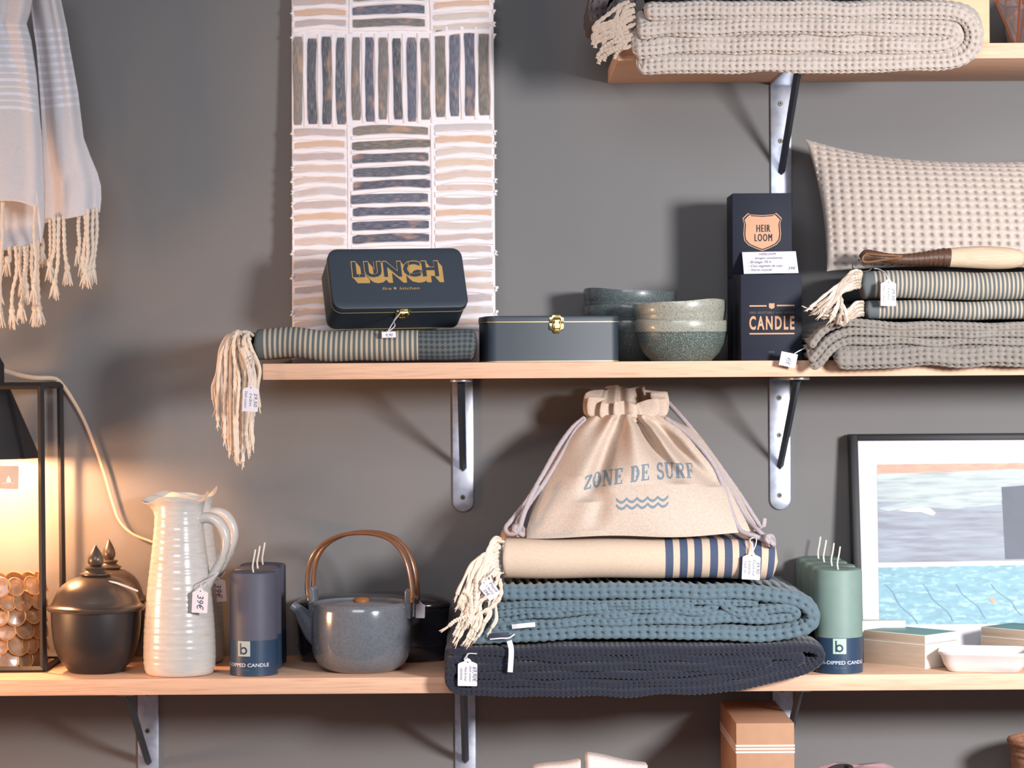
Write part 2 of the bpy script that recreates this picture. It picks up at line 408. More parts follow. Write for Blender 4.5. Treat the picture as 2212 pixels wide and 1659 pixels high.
Z_TOP0, Z_TOP1 = 1.9764, 2.0005
Z_MID0, Z_MID1 = 1.4872, 1.5125
Z_LOW0, Z_LOW1 = 1.0020, 1.0272
Z_BOT0, Z_BOT1 = 0.5950, 0.6200
def shelf(name_label, x0, x1, z0, z1, yf=-0.300):
    mb = MB().box((x0, yf, z0), (x1, -0.0005, z1))
    o = obj('wooden_shelf', mb, 'oak', smooth=True, bevel=0.0015, bseg=2)
    tag(o, name_label, 'shelf', 'oak shelf boards on the wall'); return o
shelf('upper oak shelf board holding the cream waffle blanket', WX(1334,115,-0.30), 1.5, Z_TOP0, Z_TOP1)
shelf('middle oak shelf board under the two dark tins and candle boxes', WX(567,800,-0.30), 1.5, Z_MID0, Z_MID1)
shelf('long lower oak shelf board under the teapot and pitchers', -1.25, 1.5, Z_LOW0, Z_LOW1)
shelf('lowest oak shelf board carrying the kraft carton, mostly below the frame', -1.25, 1.5, Z_BOT0, Z_BOT1)

def bracket(X, zu, label, yfar=-0.272, leg=0.222):
    t = thing('shelf_bracket', label, 'bracket', (X, 0, zu), 'galvanised shelf brackets')
    w = 0.0172
    poly = [(X-w, zu-0.004)] + [(X + w*math.cos(a), zu-leg+w+w*math.sin(a)) for a in np.linspace(PI, 2*PI, 15)] + [(X+w, zu-0.004)]
    obj('wall_leg', MB().prism(poly, -0.0062, -0.0006), 'galvanised', t, bevel=0.0012)
    hp = [(X-w, -0.0006)] + [(X+w*math.cos(a), yfar+w-w*math.sin(a)*-1) for a in np.linspace(PI, 2*PI, 15)] + [(X+w, -0.0006)]
    mb = MB().prism(hp, -0.5, 0.5)
    mb.v = [(p[0], p[2], zu-0.0052 if p[1] < 0 else zu-0.0004) for p in mb.v]
    obj('shelf_leg', mb, 'galvanised', t, bevel=0.0012)
    mb = MB().tube([(X, yfar+0.035, zu-0.006), (X, -0.10, zu-0.092), (X, -0.0065, zu-0.150)], 0.0060, seg=4, ry=None, up=(1,0,0))
    b0 = obj('brace', mb, 'brace_shaded', t, smooth=False)
    for dz in (0.036, 0.098, 0.198):
        mb = MB().lathe([(0.0001,0.0022),(0.003,0.0022),(0.0042,0.0008),(0.0042,0)], (0,0,0), 16)
        mb.xf(Matrix.Translation((X - 0.001, -0.0062, zu-dz)) @ Matrix.Rotation(PI/2, 4, 'X'))
        s = obj('screw', mb, 'screw_steel', t)
        mb = MB().lathe([(0.0001,0.00015),(0.0019,0.00015),(0.0019,0)], (0,0,0), 10)
        mb.xf(Matrix.Translation((X - 0.001, -0.0084, zu-dz)) @ Matrix.Rotation(PI/2, 4, 'X'))
        obj('screw_recess', mb, 'black_hole', s)
    return t
bracket(WX(1686,270,0), Z_TOP0, 'steel bracket under the upper shelf, above the black candle boxes')
bracket(WX(1000,960,0), Z_MID0, 'steel bracket under the middle shelf, left of the drawstring bag')
bracket(WX(1684,960,0), Z_MID0, 'steel bracket under the middle shelf, right of the drawstring bag')
bracket(WX(321,1570,0), Z_LOW0, 'steel bracket under the lower shelf, below the white pitcher')
bracket(WX(1005,1570,0), Z_LOW0, 'steel bracket under the lower shelf, below the left end of the navy blanket')
bracket(WX(1690,1530,0), Z_LOW0, 'steel bracket under the lower shelf, partly behind the kraft carton')

# ------------------------------------------------------------------ price tags and cords
def price_tag(parent, c, y, w, h, ang, lines, string=None, down=True, hole=True, mat='paper', head=True, r=0.0009):
    """c: pixel of the tag centre, w/h in pixels; lines: strings, written down the tag or across it"""
    k = K(y); w *= k; h *= k; C = W(c[0], c[1], y); ca, sa = math.cos(ang), math.sin(ang)
    def pl(x, z, d=0.0): return (C.x + x*ca - z*sa, y-d, C.z + x*sa + z*ca)
    hw, hh = w/2, h/2
    if head:
        hr = w*0.19; zt = hh
        poly = [(-hw+.0008,-hh),(hw-.0008,-hh),(hw,-hh+.0008),(hw,zt-0.32*w),(hw*0.9,zt-0.26*w),(hw*0.62,zt-0.2*w),(hr,zt-0.16*w)]
        poly += [(hr*math.cos(a), zt-hr+hr*math.sin(a)) for a in np.linspace(0.15, PI-0.15, 9)]
        poly += [(-hr,zt-0.16*w),(-hw*0.62,zt-0.2*w),(-hw*0.9,zt-0.26*w),(-hw,zt-0.32*w),(-hw,-hh+.0008)]
    else: poly = [(-hw,-hh),(hw,-hh),(hw,hh),(-hw,hh)]
    mb = MB(); n = len(poly)
    mb.add([pl(p[0], p[1], 0.0004) for p in poly]+[pl(p[0], p[1], -0.0004) for p in poly],
           [tuple(range(n)), tuple(range(2*n-1, n-1, -1))]+[(i, n+i, n+(i+1) % n, (i+1) % n) for i in range(n)])
    if hole:
        zc = hh-w*0.2; q = [(w*0.035*math.cos(a), zc+w*0.035*math.sin(a)) for a in np.linspace(0, 2*PI, 12, endpoint=False)]
        mb.add([pl(p[0], p[1], 0.0006) for p in q], [tuple(range(12))], 1)
    t = obj('price_tag', mb, [mat, 'black_hole'], parent, smooth=False, label='small white price tag' if mat == 'paper' else None)
    if lines:
        mb = MB()
        m = len(lines)
        for i, (s, sz, ww) in enumerate(lines):
            if down:
                cx = hw - (i+0.5)*w/m*0.94
                put_text(mb, s, (lambda x, z, cx=cx, sz=sz: pl(cx + z - sz*w/2, -x - 0.06*h, 0.0006)), sz*w, ww*h, shear=0.2)
            else:
                cz = hh - (i+0.55)*h/m*0.97
                put_text(mb, s, (lambda x, z, cz=cz, sz=sz: pl(x, cz + z - sz*h/2, 0.0006)), sz*h, ww*w, shear=0.2)
        obj('handwriting', mb, 'ink', t, smooth=False)
    if string:
        for pts in string:
            mb = MB().tube(crom([W(p[0], p[1], p[2]) for p in pts], 24), r, seg=6)
            obj('string', mb, 'string', t)
    return t
def strand(parent, pts, r, mat, n=26, twist=0.0042, fray=4, seed=0, name='tassel', flare=0.0):
    P = crom(pts, n); L = clen(pts); s = np.linspace(0, L, n)
    R = r*(1 + 0.22*np.sin(2*PI*s/twist))
    rr = random.Random(seed)
    mb = MB().tube([tuple(p) for p in P], list(R), seg=6)
    end = Vector(P[-1]); d = (Vector(P[-1])-Vector(P[-2])).normalized()
    for k in range(fray):
        a = Vector((rr.uniform(-.3,.3), rr.uniform(-.25,.25), rr.uniform(-.2,.2)))
        q = end + (d+a)*rr.uniform(0.008, 0.016)
        mb.tube([tuple(end-d*0.003), tuple(end + (d+a*0.4)*0.005), tuple(q)], [r*0.55, r*0.45, r*0.12], seg=4)
    return obj(name, mb, mat, parent)

# ------------------------------------------------------------------ folded textiles
def waffle(s, a, cell, cell2=None, sharp=0.75):
    cell2 = cell2 or cell
    hu = np.sin(PI*s/cell)**2; hv = np.sin(PI*a/cell2)**2
    return 0.92 - np.exp(-(hu+hv)/0.34) + 0.10*hu*hv
def folded(mb, path, thick, yf, yb, cell=None, amp=0.0, ds=0.002, seed=1, wavez=0.0012, wavey=0.004, lift=None, ends=1.0, mi=0, mi_fn=None, vc=0.003, u0=0.0, wfreq=40.0, sag=None):
    """a flat strip of cloth (rounded fold towards the viewer) that follows path (list of (x, z)) across the shelf"""
    if cell: ds = cell/7.5
    L = clen(path); n = max(8, int(L/ds)); P = crom(path, n)
    T = np.gradient(P, axis=0); T /= np.linalg.norm(T, axis=1)[:, None]+1e-12; Nn = np.stack([-T[:,1], T[:,0]], axis=1)
    s = np.linspace(0, L, n); r = thick/2
    cs = []   # (y, nrm offset, ny, nn)
    fine = cell/7.5 if cell else vc
    yfm = yf + r; mid = min(yfm + 0.035, yb-0.01)
    for y in np.linspace(yb, mid, 7)[:-1]: cs.append((y, r, 0, 1))
    for y in np.arange(mid, yfm, -fine): cs.append((y, r, 0, 1))
    na = max(6, int(PI*r/fine))
    for a in np.linspace(PI/2, -PI/2, na+1): cs.append((yfm - r*math.cos(a), r*math.sin(a), -math.cos(a), math.sin(a)))
    for y in np.arange(yfm+fine, mid, fine*1.0): cs.append((y, -r, 0, -1))
    for y in np.linspace(mid, yb, 7): cs.append((y, -r, 0, -1))
    C = np.array(cs); m = len(C)
    arc = np.concatenate([[0], np.cumsum(np.hypot(np.diff(C[:,0]), np.diff(C[:,1])))])
    arc = arc - arc[np.argmin(C[:,0])]
    end = np.minimum(s, L-s); er = r*ends
    f = np.where(end < er, np.sqrt(np.clip(1-(1-end/er)**2, 0.02, 1)), 1.0)
    h = np.zeros((n, m))
    if cell:
        S, A = np.meshgrid(s, arc, indexing='ij'); h = amp*1.45*(waffle(S, A, cell)-0.78)
        h *= (1 + 0.35*np.sin(S*61+A*40+seed)*np.sin(S*23+seed*2))
    wy = wob(s, seed, wavey, wfreq); wz = wob(s, seed+7, wavez, wfreq*1.1)
    X = P[:,0][:,None] + Nn[:,0][:,None]*(C[:,1][None,:]*f[:,None] + C[:,3][None,:]*h)
    Z = P[:,1][:,None] + Nn[:,1][:,None]*(C[:,1][None,:]*f[:,None] + C[:,3][None,:]*h) + wz[:,None]
    Y = C[:,0][None,:] + C[:,2][None,:]*h + (wy[:,None] + (1-f[:,None])*er)*np.clip((yb-C[:,0])/(yb-yf), 0, 1)[None,:]
    if lift is not None: Z = Z + lift(X, Y, P[:,1][:,None])
    G = np.stack([X, Y, Z], axis=2)
    uv = np.stack(np.meshgrid(u0+s+1e-4, arc+1.0, indexing='ij'), axis=2)
    b0 = mb.n
    mb.grid(G, (lambda i, j: mi_fn(s[i])) if mi_fn else mi, uv=uv)
    mb.f.append([b0+j for j in range(m)]); mb.mi.append(mi); mb.f.append([b0+(n-1)*m+j for j in range(m-1, -1, -1)]); mb.mi.append(mi)
    return mb
def sm(x): x = np.clip(x, 0, 1); return x*x*(3-2*x)
def pxz(pts, y): return [(W(p[0], p[1], y).x, W(p[0], p[1], y).z) for p in pts]
def bvh_of(o):
    off = Vector(o.location) if o.parent is None else ORG[o.name]
    M = Matrix.Translation(off) if o.parent is not None else o.matrix_basis
    me = o.data; return BVHTree.FromPolygons([M @ v.co for v in me.vertices], [tuple(p.vertices) for p in me.polygons])

# ================================================================== UPPER SHELF
y = -0.345
t = thing('folded_blanket', 'cream waffle blanket folded on the upper shelf, drooping over its front edge', 'blanket', W(1750,95,-0.2), 'folded waffle blankets')
lf = lambda X, Y, pz: 0.057*sm((Y+0.343)/0.040)*(np.clip((2.055-pz)/0.090, 0, 1))
mb = MB(); kx = K(y)
folded(mb, pxz([(1392,26),(1500,22),(1700,21),(1900,22),(2040,22),(2090,38),(2108,80),(2092,118),(2040,134),(1900,140),(1700,142),(1500,142),(1400,146),(1380,140)], y), 0.0270, y, -0.175, 0.0104, 0.0046, seed=3, lift=lf)
folded(mb, pxz([(1376,66),(1500,62),(1700,57),(1900,60),(2040,64),(2066,78),(2050,94),(2000,99),(1800,100),(1600,99),(1450,104),(1366,112)], y), 0.0255, y, -0.175, 0.0104, 0.0046, seed=5, lift=lf)
obj('blanket_body', mb, 'beige_waffle', t)
rr = random.Random(4)
for i in range(18):
    x0 = 1362+rr.uniform(-8, 10); y0 = 4+i*5.4
    xe = 1278+rr.uniform(0, 44)+ (10 if i > 9 else 0); ye = min(138, 66+i*4+rr.uniform(-6, 12))
    strand(t, [W(x0,y0,-0.325), W(x0-20,y0+8,-0.332), W((x0+xe)/2+rr.uniform(-2,8),(y0+ye)/2-4+rr.uniform(-6,6),-0.332), W(xe+4,ye-14,-0.328), W(xe+rr.uniform(-4,6),ye,-0.326)], 0.0034, 'taupe_cord', seed=i, fray=0, name='fringe_cord')
t = thing('folded_blanket', 'dark slate blanket on top of the cream waffle blanket, cut by the frame', 'blanket', W(1700,-20,-0.2), 'folded waffle blankets')
mb = MB(); folded(mb, pxz([(1400,-31),(1700,-30),(1950,-30)], -0.300), 0.040, -0.300, -0.175, 0.0125, 0.0030, seed=9, lift=lambda X,Y,pz: 0.002+0*X)
obj('blanket_body', mb, 'slate_waffle', t)
t = thing('knitted_throw', 'dark brown knitted throw hanging behind the cream fringe, upper shelf left end', 'throw', W(1310,40,-0.15), 'folded waffle blankets')
mb = MB(); folded(mb, pxz([(1372,-70),(1330,-50),(1298,-10),(1288,30),(1298,66)], -0.25), 0.030, -0.285, -0.13, 0.011, 0.0028, seed=11)
folded(mb, pxz([(1374,-30),(1350,0),(1330,36),(1328,70)], -0.25), 0.024, -0.270, -0.13, 0.011, 0.0028, seed=12)
obj('throw_body', mb, 'brown_knit', t)

t = thing('wooden_crate', 'pale pine crate end standing behind the right fold of the cream blanket', 'crate', W(2080,90,-0.1))
cx0, cx1 = WX(2010,50,-0.16), WX(2138,50,-0.16)
mb = MB().box((cx0, -0.16, Z_TOP1), (cx1, -0.145, Z_TOP1+0.15)); mb.box((cx0, -0.145, Z_TOP1), (cx0+0.012, -0.02, Z_TOP1+0.15)); mb.box((cx1-0.012, -0.145, Z_TOP1), (cx1, -0.02, Z_TOP1+0.15)); mb.box((cx0, -0.02, Z_TOP1), (cx1, -0.008, Z_TOP1+0.15))
mb.box((cx0+0.012, -0.145, Z_TOP1), (cx1-0.012, -0.02, Z_TOP1+0.01))
obj('crate_body', mb, 'crate_pine', t, bevel=0.0015)
t = thing('wire_lantern', 'geometric copper wire lantern beside the pine crate, upper right corner', 'lantern', W(2180,90,-0.13))
lx = WX(2236,60,-0.19); zz = Z_TOP1
mb = MB()
bp_ = [(lx+0.034*math.cos(a), -0.19+0.034*math.sin(a), zz+0.002) for a in np.linspace(rad(200), rad(200)+2*PI, 5, endpoint=False)]
tp_ = [(lx+0.062*math.cos(a), -0.19+0.062*math.sin(a), zz+0.085) for a in np.linspace(rad(236), rad(236)+2*PI, 5, endpoint=False)]
for i in range(5):
    for p, q in ((bp_[i], bp_[(i+1)%5]), (tp_[i], tp_[(i+1)%5]), (bp_[i], tp_[i]), (bp_[i], tp_[(i-1)%5]), (tp_[i], (lx, -0.19, zz+0.16))): mb.tube([p, q], 0.0017, seg=6)
obj('wire_frame', mb, 'copper_wire', t)
mb = MB(); mb.add([tuple(p) for p in bp_]+[tuple(p) for p in tp_], [(0,1,2,3,4)]+[(i,(i+1)%5,5+i) for i in range(5)]+[((i+1)%5,5+(i+1)%5,5+i) for i in range(5)])
obj('glass_panes', mb, 'smoked_glass', t, smooth=False)
o = obj('vase', MB().lathe([(0,0),(0.03,0),(0.045,0.02),(0.052,0.05),(0.046,0.09),(0.03,0.12),(0.026,0.14),(0.022,0.14),(0.024,0.12),(0,0.02)], (WX(2240,60,-0.06), -0.062, Z_TOP1), 40), 'vase_white')
tag(o, 'pale grey rounded vase behind the copper wire lantern', 'vase')

# ================================================================== PAINTED CANVAS
t = thing('painted_canvas', 'tall unframed canvas of brush strokes leaning behind the lunch tin', 'painting', W(850,780,-0.05))
PB, PT = Z_MID1, 2.16
def py_of(z): return -0.064 + 0.034*(z-PB)/(PT-PB)      # the leaning front plane
def PW(px, py):
    z = CAM_Z
    yy = -0.05
    for _ in range(4):
        p = W(px, py, yy); yy = py_of(p.z)
    return W(px, py, yy)
xL, xR = W(631,500,-0.05).x, W(1068,300,-0.05).x
mb = MB()
mb.add([(xL,py_of(PB),PB),(xR,py_of(PB),PB),(xR,py_of(PT),PT),(xL,py_of(PT),PT),(xL,py_of(PB)+0.026,PB),(xR,py_of(PB)+0.026,PB),(xR,py_of(PT)+0.026,PT),(xL,py_of(PT)+0.026,PT)],
       [(0,1,2,3),(7,6,5,4),(0,4,5,1),(1,5,6,2),(2,6,7,3),(3,7,4,0)], 0)
obj('canvas', mb, 'canvas_white', t, bevel=0.002)
rr = random.Random(21)
LIGHT = [(206,184,172),(190,170,164),(196,186,186),(208,172,146),(184,168,168),(204,190,182),(210,188,166)]
DARK = [(58,64,88),(64,70,84),(92,86,78),(52,56,78),(98,92,90),(70,76,96),(48,54,66),(120,108,96)]
strokes = MB(); ridges = MB()
def stroke(p0, p1, wpx, col, vertical=False, bow=0.0):
    n, m = 16, 5; G = np.zeros((n, m, 3)); UV = np.zeros((n, m, 2)); sd = rr.uniform(0, 50)
    for i in range(n):
        a = i/(n-1); cx = p0[0]+(p1[0]-p0[0])*a; cy = p0[1]+(p1[1]-p0[1])*a
        b = bow*math.sin(PI*a)
        jit = 0.8*math.sin(a*6+sd)
        wd = wpx*0.5*(1+0.07*math.sin(a*5+sd*2))*(0.82 if i in (0, n-1) else 1.0)
        for j in range(m):
            q = (j/(m-1)-0.5)*2
            px_, py_ = (cx+q*wd+b+jit*0.5, cy) if vertical else (cx, cy+q*wd+b+jit)
            p = PW(px_, py_); hgt = 0.0008 + 0.0009*(1-q*q)
            G[i, j] = (p.x, p.y-hgt, p.z); UV[i, j] = (sd+a*0.35, sd+(q*wd)*0.004)
    if vertical: pass
    strokes.grid(G, uv=UV, tint=rgb(col))
def ridge(p0, p1, wpx, vertical=False, bow=0.0):
    n = 18; pts = []; sd = rr.uniform(0, 50)
    for i in range(n):
        a = i/(n-1); px_ = p0[0]+(p1[0]-p0[0])*a; py_ = p0[1]+(p1[1]-p0[1])*a; b = bow*math.sin(PI*a)+0.6*math.sin(a*6+sd)
        p = PW(px_+(b if vertical else 0), py_+(0 if vertical else b)); pts.append((p.x, p.y-0.0006, p.z))
    ridges.tube(pts, [wpx*0.5*K(-0.05)*(0.9+0.18*math.sin(i*0.6+sd)) for i in range(n)], seg=8, ry=0.0026, up=(0,1,0))
def hcol(x0, x1, y0, y1, step, cols, h, tilt=0.0):
    yy = y0
    while yy < y1:
        bw = rr.uniform(-6, 1); tl = tilt + rr.uniform(-3, 3)
        stroke((x0+rr.uniform(2,8), yy+tl/2), (x1-rr.uniform(2,8), yy-tl/2), h*rr.uniform(0.85,1.05), rr.choice(cols), bow=bw)
        ridge((x0+3, yy+step/2+tl/2), (x1-3, yy+step/2-tl/2), (step-h)*1.15, bow=bw)
        yy += step
hcol(630, 752, -140, 72, 24, LIGHT, 14, 2); hcol(757, 925, -146, 74, 28, DARK, 19, 2); hcol(930, 1064, -140, 64, 25, LIGHT, 14, 6)
vx = [(643,13),(674,13),(705,13),(736,13),(769,12),(797,13),(827,13),(857,12),(889,13),(917,13),(950,14),(982,14),(1013,15),(1045,15)]
for i, (x, hw) in enumerate(vx):
    y0 = 82 if i < 4 else (80 if i < 10 else 66); y1 = 268 if i < 4 else (260 if i < 10 else 252)
    stroke((x, y0+rr.uniform(-3,3)), (x+rr.uniform(0,4), y1+rr.uniform(-3,3)), 2*hw*0.78, rr.choice(DARK), True, rr.uniform(-2,2))
    ridge((x+15, y0-8), (x+17, y1+6), 9, True)
hcol(630, 750, 287, 716, 26, LIGHT, 15, 3); hcol(756, 932, 284, 540, 29, DARK, 20, 4); hcol(757, 935, 550, 716, 28, LIGHT+DARK, 19, 3); hcol(937, 1069, 275, 716, 26.5, LIGHT, 15, 2)
for x, ya, yb in ((753,276,716),(933,270,716),(754,-140,72),(928,-140,66)): ridge((x, ya), (x+4, yb), 8, True)
for s_ in (-1, 1):
    yy = -130
    while yy < 716: 
        if not 80 < yy < 262 and rr.random() < 0.5:
            x = 632 if s_ < 0 else 1066+yy*0.008
            ridge((x-1+rr.uniform(-1,1), yy), (x+2, yy+1), 12)
        yy += 26
obj('brush_strokes', strokes, 'paint_strokes', t)
obj('paint_ridges', ridges, 'canvas_white', t)

# ================================================================== MIDDLE SHELF: striped towel, tins
ty = -0.29
t = thing('hammam_towel', 'grey striped towel with diamond-weave end folded under the tilted lunch tin', 'towel', W(790,785,-0.16), 'striped hammam towels')
mb = MB(); folded(mb, pxz([(547,742),(600,741),(680,744),(780,747),(900,746),(990,744),(1029,746)], ty), 0.0475, ty, -0.10, None, 0, ends=0.3, ds=0.0025, seed=5, wavez=0.0016, wavey=0.003)
obj('towel_body', mb, 'hammam', t)
mb = MB(); folded(mb, pxz([(545,760),(530,757),(523,770),(533,782)], ty+0.02), 0.008, ty+0.02, -0.14, None, 0, ds=0.002, seed=8)
folded(mb, pxz([(560,728),(540,722),(528,735),(533,750)], ty+0.01), 0.007, ty+0.01, -0.14, None, 0, ds=0.002, seed=9)
obj('inner_fold', mb, 'hammam', t)
rr = random.Random(31)
for i in range(34):
    a = i/33
    x0 = 545-38*a+rr.uniform(-4,6); y0 = 720+rr.uniform(0,34); yy = ty+0.055 - 0.085*rr.random()
    xe = 560-95*a+rr.uniform(-7,7); ln = 900+100*math.sin(PI*min(1,(a*1.1)))+rr.uniform(-40,0)
    xm = xe + rr.uniform(-6, 8)
    if i < 3: xe, ln = 560-6*i, 880-i*10
    strand(t, [W(x0,y0,yy+0.02), W(x0-12,y0-6,yy-0.004), W((x0-16+xm)/2-4,y0+24,yy-0.010), W(xm,y0+70,yy-0.010), W((xm+xe)/2+rr.uniform(-5,5),(y0+70+ln)/2,yy-0.012), W(xe,ln,yy-0.012)], 0.0026, 'cream_cord', seed=i, n=34)
price_tag(t, (541,860), ty-0.075, 34, 58, rad(-3), [('29,50', 0.22, 0.5), ('1x2m', 0.16, 0.45), ('Nid coton', 0.16, 0.62)], [[(541,836,ty-0.076),(536,800,ty-0.07),(545,772,ty-0.05),(548,760,ty-0.01)], [(541,836,ty-0.076),(545,805,ty-0.07),(546,780,ty-0.05),(548,760,ty-0.01)]])

def rrect(w, d, r, n=6):
    P = []
    for cx, cy, a0 in ((w/2-r, d-r, 0), (-w/2+r, d-r, PI/2), (-w/2+r, r, PI), (w/2-r, r, 1.5*PI)):
        for a in np.linspace(a0, a0+PI/2, n): P.append((cx+r*math.cos(a), cy+r*math.sin(a)))
    return P
def loft(mb, rows, mi=0, cap0=True, cap1=True):
    n = len(rows[0]); A = np.array(rows); b0 = mb.n; mb.grid(A, mi, cv=True)
    if cap0: mb.f.append([b0+j for j in range(n-1,-1,-1)]); mb.mi.append(mi)
    if cap1: mb.f.append([b0+(len(rows)-1)*n+j for j in range(n)]); mb.mi.append(mi)
    return mb
def ring(w, d, r, z, inset=0.0):
    return [(x, y_, z) for x, y_ in [(p[0], p[1]) for p in [(q[0], q[1]+inset) for q in rrect(w-2*inset, d-2*inset, max(0.001, r-inset))]]]
def make_tin(label, loc, rot, w, d, h, lid_h, group):
    t = thing('storage_tin', label, 'tin', loc, group, rot)
    zs = h-lid_h
    obj('tin_body', loft(MB(), [ring(w,d,0.016,0,0.0022), ring(w,d,0.016,0.0012,0.0010), ring(w,d,0.016,zs,0.0010)]), 'tin_paint', t, world=False)
    obj('gold_rim', loft(loft(MB(), [ring(w,d,0.016,zs-0.0006,-0.0004), ring(w,d,0.016,zs+0.0006,-0.0004)]), [ring(w,d,0.016,0.0002,0.0006), ring(w,d,0.016,0.0014,0.0006)]), 'tin_gold', t, world=False)
    obj('tin_lid', loft(MB(), [ring(w,d,0.016,zs+0.0004), ring(w,d,0.016,h-0.003), ring(w,d,0.016,h-0.0008,0.0009), ring(w,d,0.016,h,0.003), ring(w,d,0.016,h,0.012), ring(w,d,0.016,h+0.0001,0.03)]), 'tin_paint', t, world=False)
    mb = MB()
    def plate(pts, y0, y1): mb.prism(pts, y0, y1)
    cx = 0.004
    up = [(cx-0.0115,zs-0.001),(cx+0.0115,zs-0.001),(cx+0.0115,zs+0.007),(cx+0.008,zs+0.0075),(cx+0.006,zs+0.011),(cx-0.006,zs+0.011),(cx-0.008,zs+0.0075),(cx-0.0115,zs+0.007)]
    lo = [(cx-0.0115,zs-0.002),(cx-0.0115,zs-0.012),(cx-0.007,zs-0.013),(cx-0.004,zs-0.018),(cx+0.004,zs-0.018),(cx+0.007,zs-0.013),(cx+0.0115,zs-0.012),(cx+0.0115,zs-0.002)]
    plate(up, -0.0022, 0.0006); plate(lo, -0.0022, 0.0006)
    lt = obj('latch', mb, 'brass', t, bevel=0.0006, world=False, label='brass latch')
    mb = MB()
    mb.tube([(cx-0.006,-0.0028,zs+0.005),(cx-0.006,-0.0032,zs-0.008),(cx-0.004,-0.0038,zs-0.011),(cx+0.004,-0.0038,zs-0.011),(cx+0.006,-0.0032,zs-0.008),(cx+0.006,-0.0028,zs+0.005)], 0.0014, seg=8)
    mb.box((cx-0.003,-0.0046,zs-0.013),(cx+0.003,-0.0018,zs+0.003)); mb.tube([(cx-0.006,-0.003,zs+0.005),(cx+0.006,-0.003,zs+0.005)], 0.0019, seg=8)
    obj('latch_hook', mb, 'brass', lt, world=False)
    mb = MB()
    for sx_ in (-0.0092, 0.0092):
        for sz_ in (0.003, -0.0075): mb.lathe([(0.0001,0.0008),(0.0010,0.0006),(0.0012,0)], (0,0,0), 8); mb.xf(Matrix.Translation((cx+sx_, -0.0022, zs+sz_)) @ Matrix.Rotation(PI/2, 4, 'X'), mb.n-24)
    obj('rivet', mb, 'screw_steel', lt, world=False)
    return t
TW, TD, TH = 0.2190, 0.1085, 0.0735
lt = make_tin('dark lunch tin tilted back on the striped towel, gilt lettering on its lid', W(851,711.5,-0.148), (rad(64), rad(-0.9), rad(14)), TW, TD, TH, 0.014, 'dark storage tins')
mb = MB(); hz = TH
for i in range(14):
    put_text(mb, 'LUNCH', lambda x, z, i=i: (x-0.003+i*0.00050, 0.0565+z-i*0.00075, hz+0.00030+i*0.00001), 0.0280, 0.140, bold=0.035)
put_text(mb, 'LUNCH', lambda x, z: (x-0.003, 0.0565+z, hz+0.0006), 0.0285, 0.1425, bold=0.046)
put_text(mb, 'fire    kitchen', lambda x, z: (x+0.0016, 0.0330+z, hz+0.0005), 0.0052, 0.060, shear=0.25)
st = [(0.0034*(1 if k%2==0 else 0.42)*math.cos(PI/2+k*PI/5), 0.0034*(1 if k%2==0 else 0.42)*math.sin(PI/2+k*PI/5)) for k in range(10)]
mb.add([(x-0.0075, 0.0355+z, hz+0.0005) for x, z in st]+[(-0.0075,0.0355,hz+0.0005)], [(k,(k+1)%10,10) for k in range(10)])
lid = [c for c in lt.children if c.name.startswith('tin_lid')][0]
obj('gilt_lettering', mb, 'print_gold', lid, smooth=False, world=False, label='gilt lettering reading LUNCH')
mb = MB(); put_text(mb, 'LUNCH', lambda x, z: (x-0.003, 0.0570+z, hz+0.0008), 0.0272, 0.1398, bold=0.028)
obj('letter_faces', mb, 'tin_paint', lid, smooth=False, world=False)
# stencil breaks in the letters
mb = MB()
for x0, z0, x1, z1 in ((-0.063,0.0,-0.0622,0.0062),(-0.038,0.012,-0.0372,0.0270),(0.0185,0.0,0.0193,0.0270),(0.0480,0.0140,0.0488,0.0270)):
    mb.add([(x0,0.0570+z0,hz+0.0010),(x1,0.0570+z0,hz+0.0010),(x1,0.0570+z1,hz+0.0010),(x0,0.0570+z1,hz+0.0010)], [(0,1,2,3)])
obj('stencil_lines', mb, 'print_gold', lid, smooth=False, world=False)
tg = price_tag(None, (840,723), -0.299, 30, 13, rad(2), [('9,90', 0.5, 0.5)], [[(838,716,-0.299),(846,702,-0.285),(854,690,-0.24),(866,675,-0.205)], [(840,716,-0.299),(853,704,-0.285),(851,692,-0.24),(866,675,-0.205)]], down=False, hole=False, head=False)
bpy.context.view_layer.update(); tg.parent = lt; tg.matrix_parent_inverse = lt.matrix_world.inverted()
make_tin('plain grey-blue tin with brass latch beside the lunch tin', (WX(1197,780,-0.268), -0.268, Z_MID1+0.0003), (0, 0, rad(8)), 0.2115, 0.1085, 0.0715, 0.0095, 'dark storage tins')

# bowls
def bowl(label, loc, mat, tilt=0.0, rim=None, s=1.0, sd=1):
    prof = [(0.0005,0.0015),(0.040,0.0015),(0.0465,0),(0.0490,0.002),(0.0600,0.013),(0.0690,0.028),(0.0722,0.042),(0.0728,0.0455),(0.0738,0.047),(0.0742,0.060),(0.0735,0.0635),(0.0718,0.0625),(0.0700,0.045),(0.0660,0.028),(0.0550,0.013),(0.030,0.0075),(0.0005,0.007)]
    mb = MB().lathe([(r*s, z) for r, z in prof], (0,0,0), 64, fn=lambda p, t_, r, z: (p[0], p[1], p[2] + (0.0012*math.sin(2*t_+sd)+0.0006*math.sin(5*t_+sd*2))*max(0, z-0.04)/0.02), miz=(lambda a, b: 1 if rim and max(a, b) > 0.046 else 0))
    o = obj('stoneware_bowl', mb, [mat, rim or mat]); o.location = loc; o.rotation_euler = (tilt*0.4, tilt, 0)
    return tag(o, label, 'bowl', 'speckled stoneware bowls')
fx, fy = WX(1472,770,-0.218), -0.218
bowl('green speckled bowl at the bottom of the front stack, beside the candle boxes', (fx, fy, Z_MID1+0.0002), 'speckle_glaze', 0, 'speckle_rim')
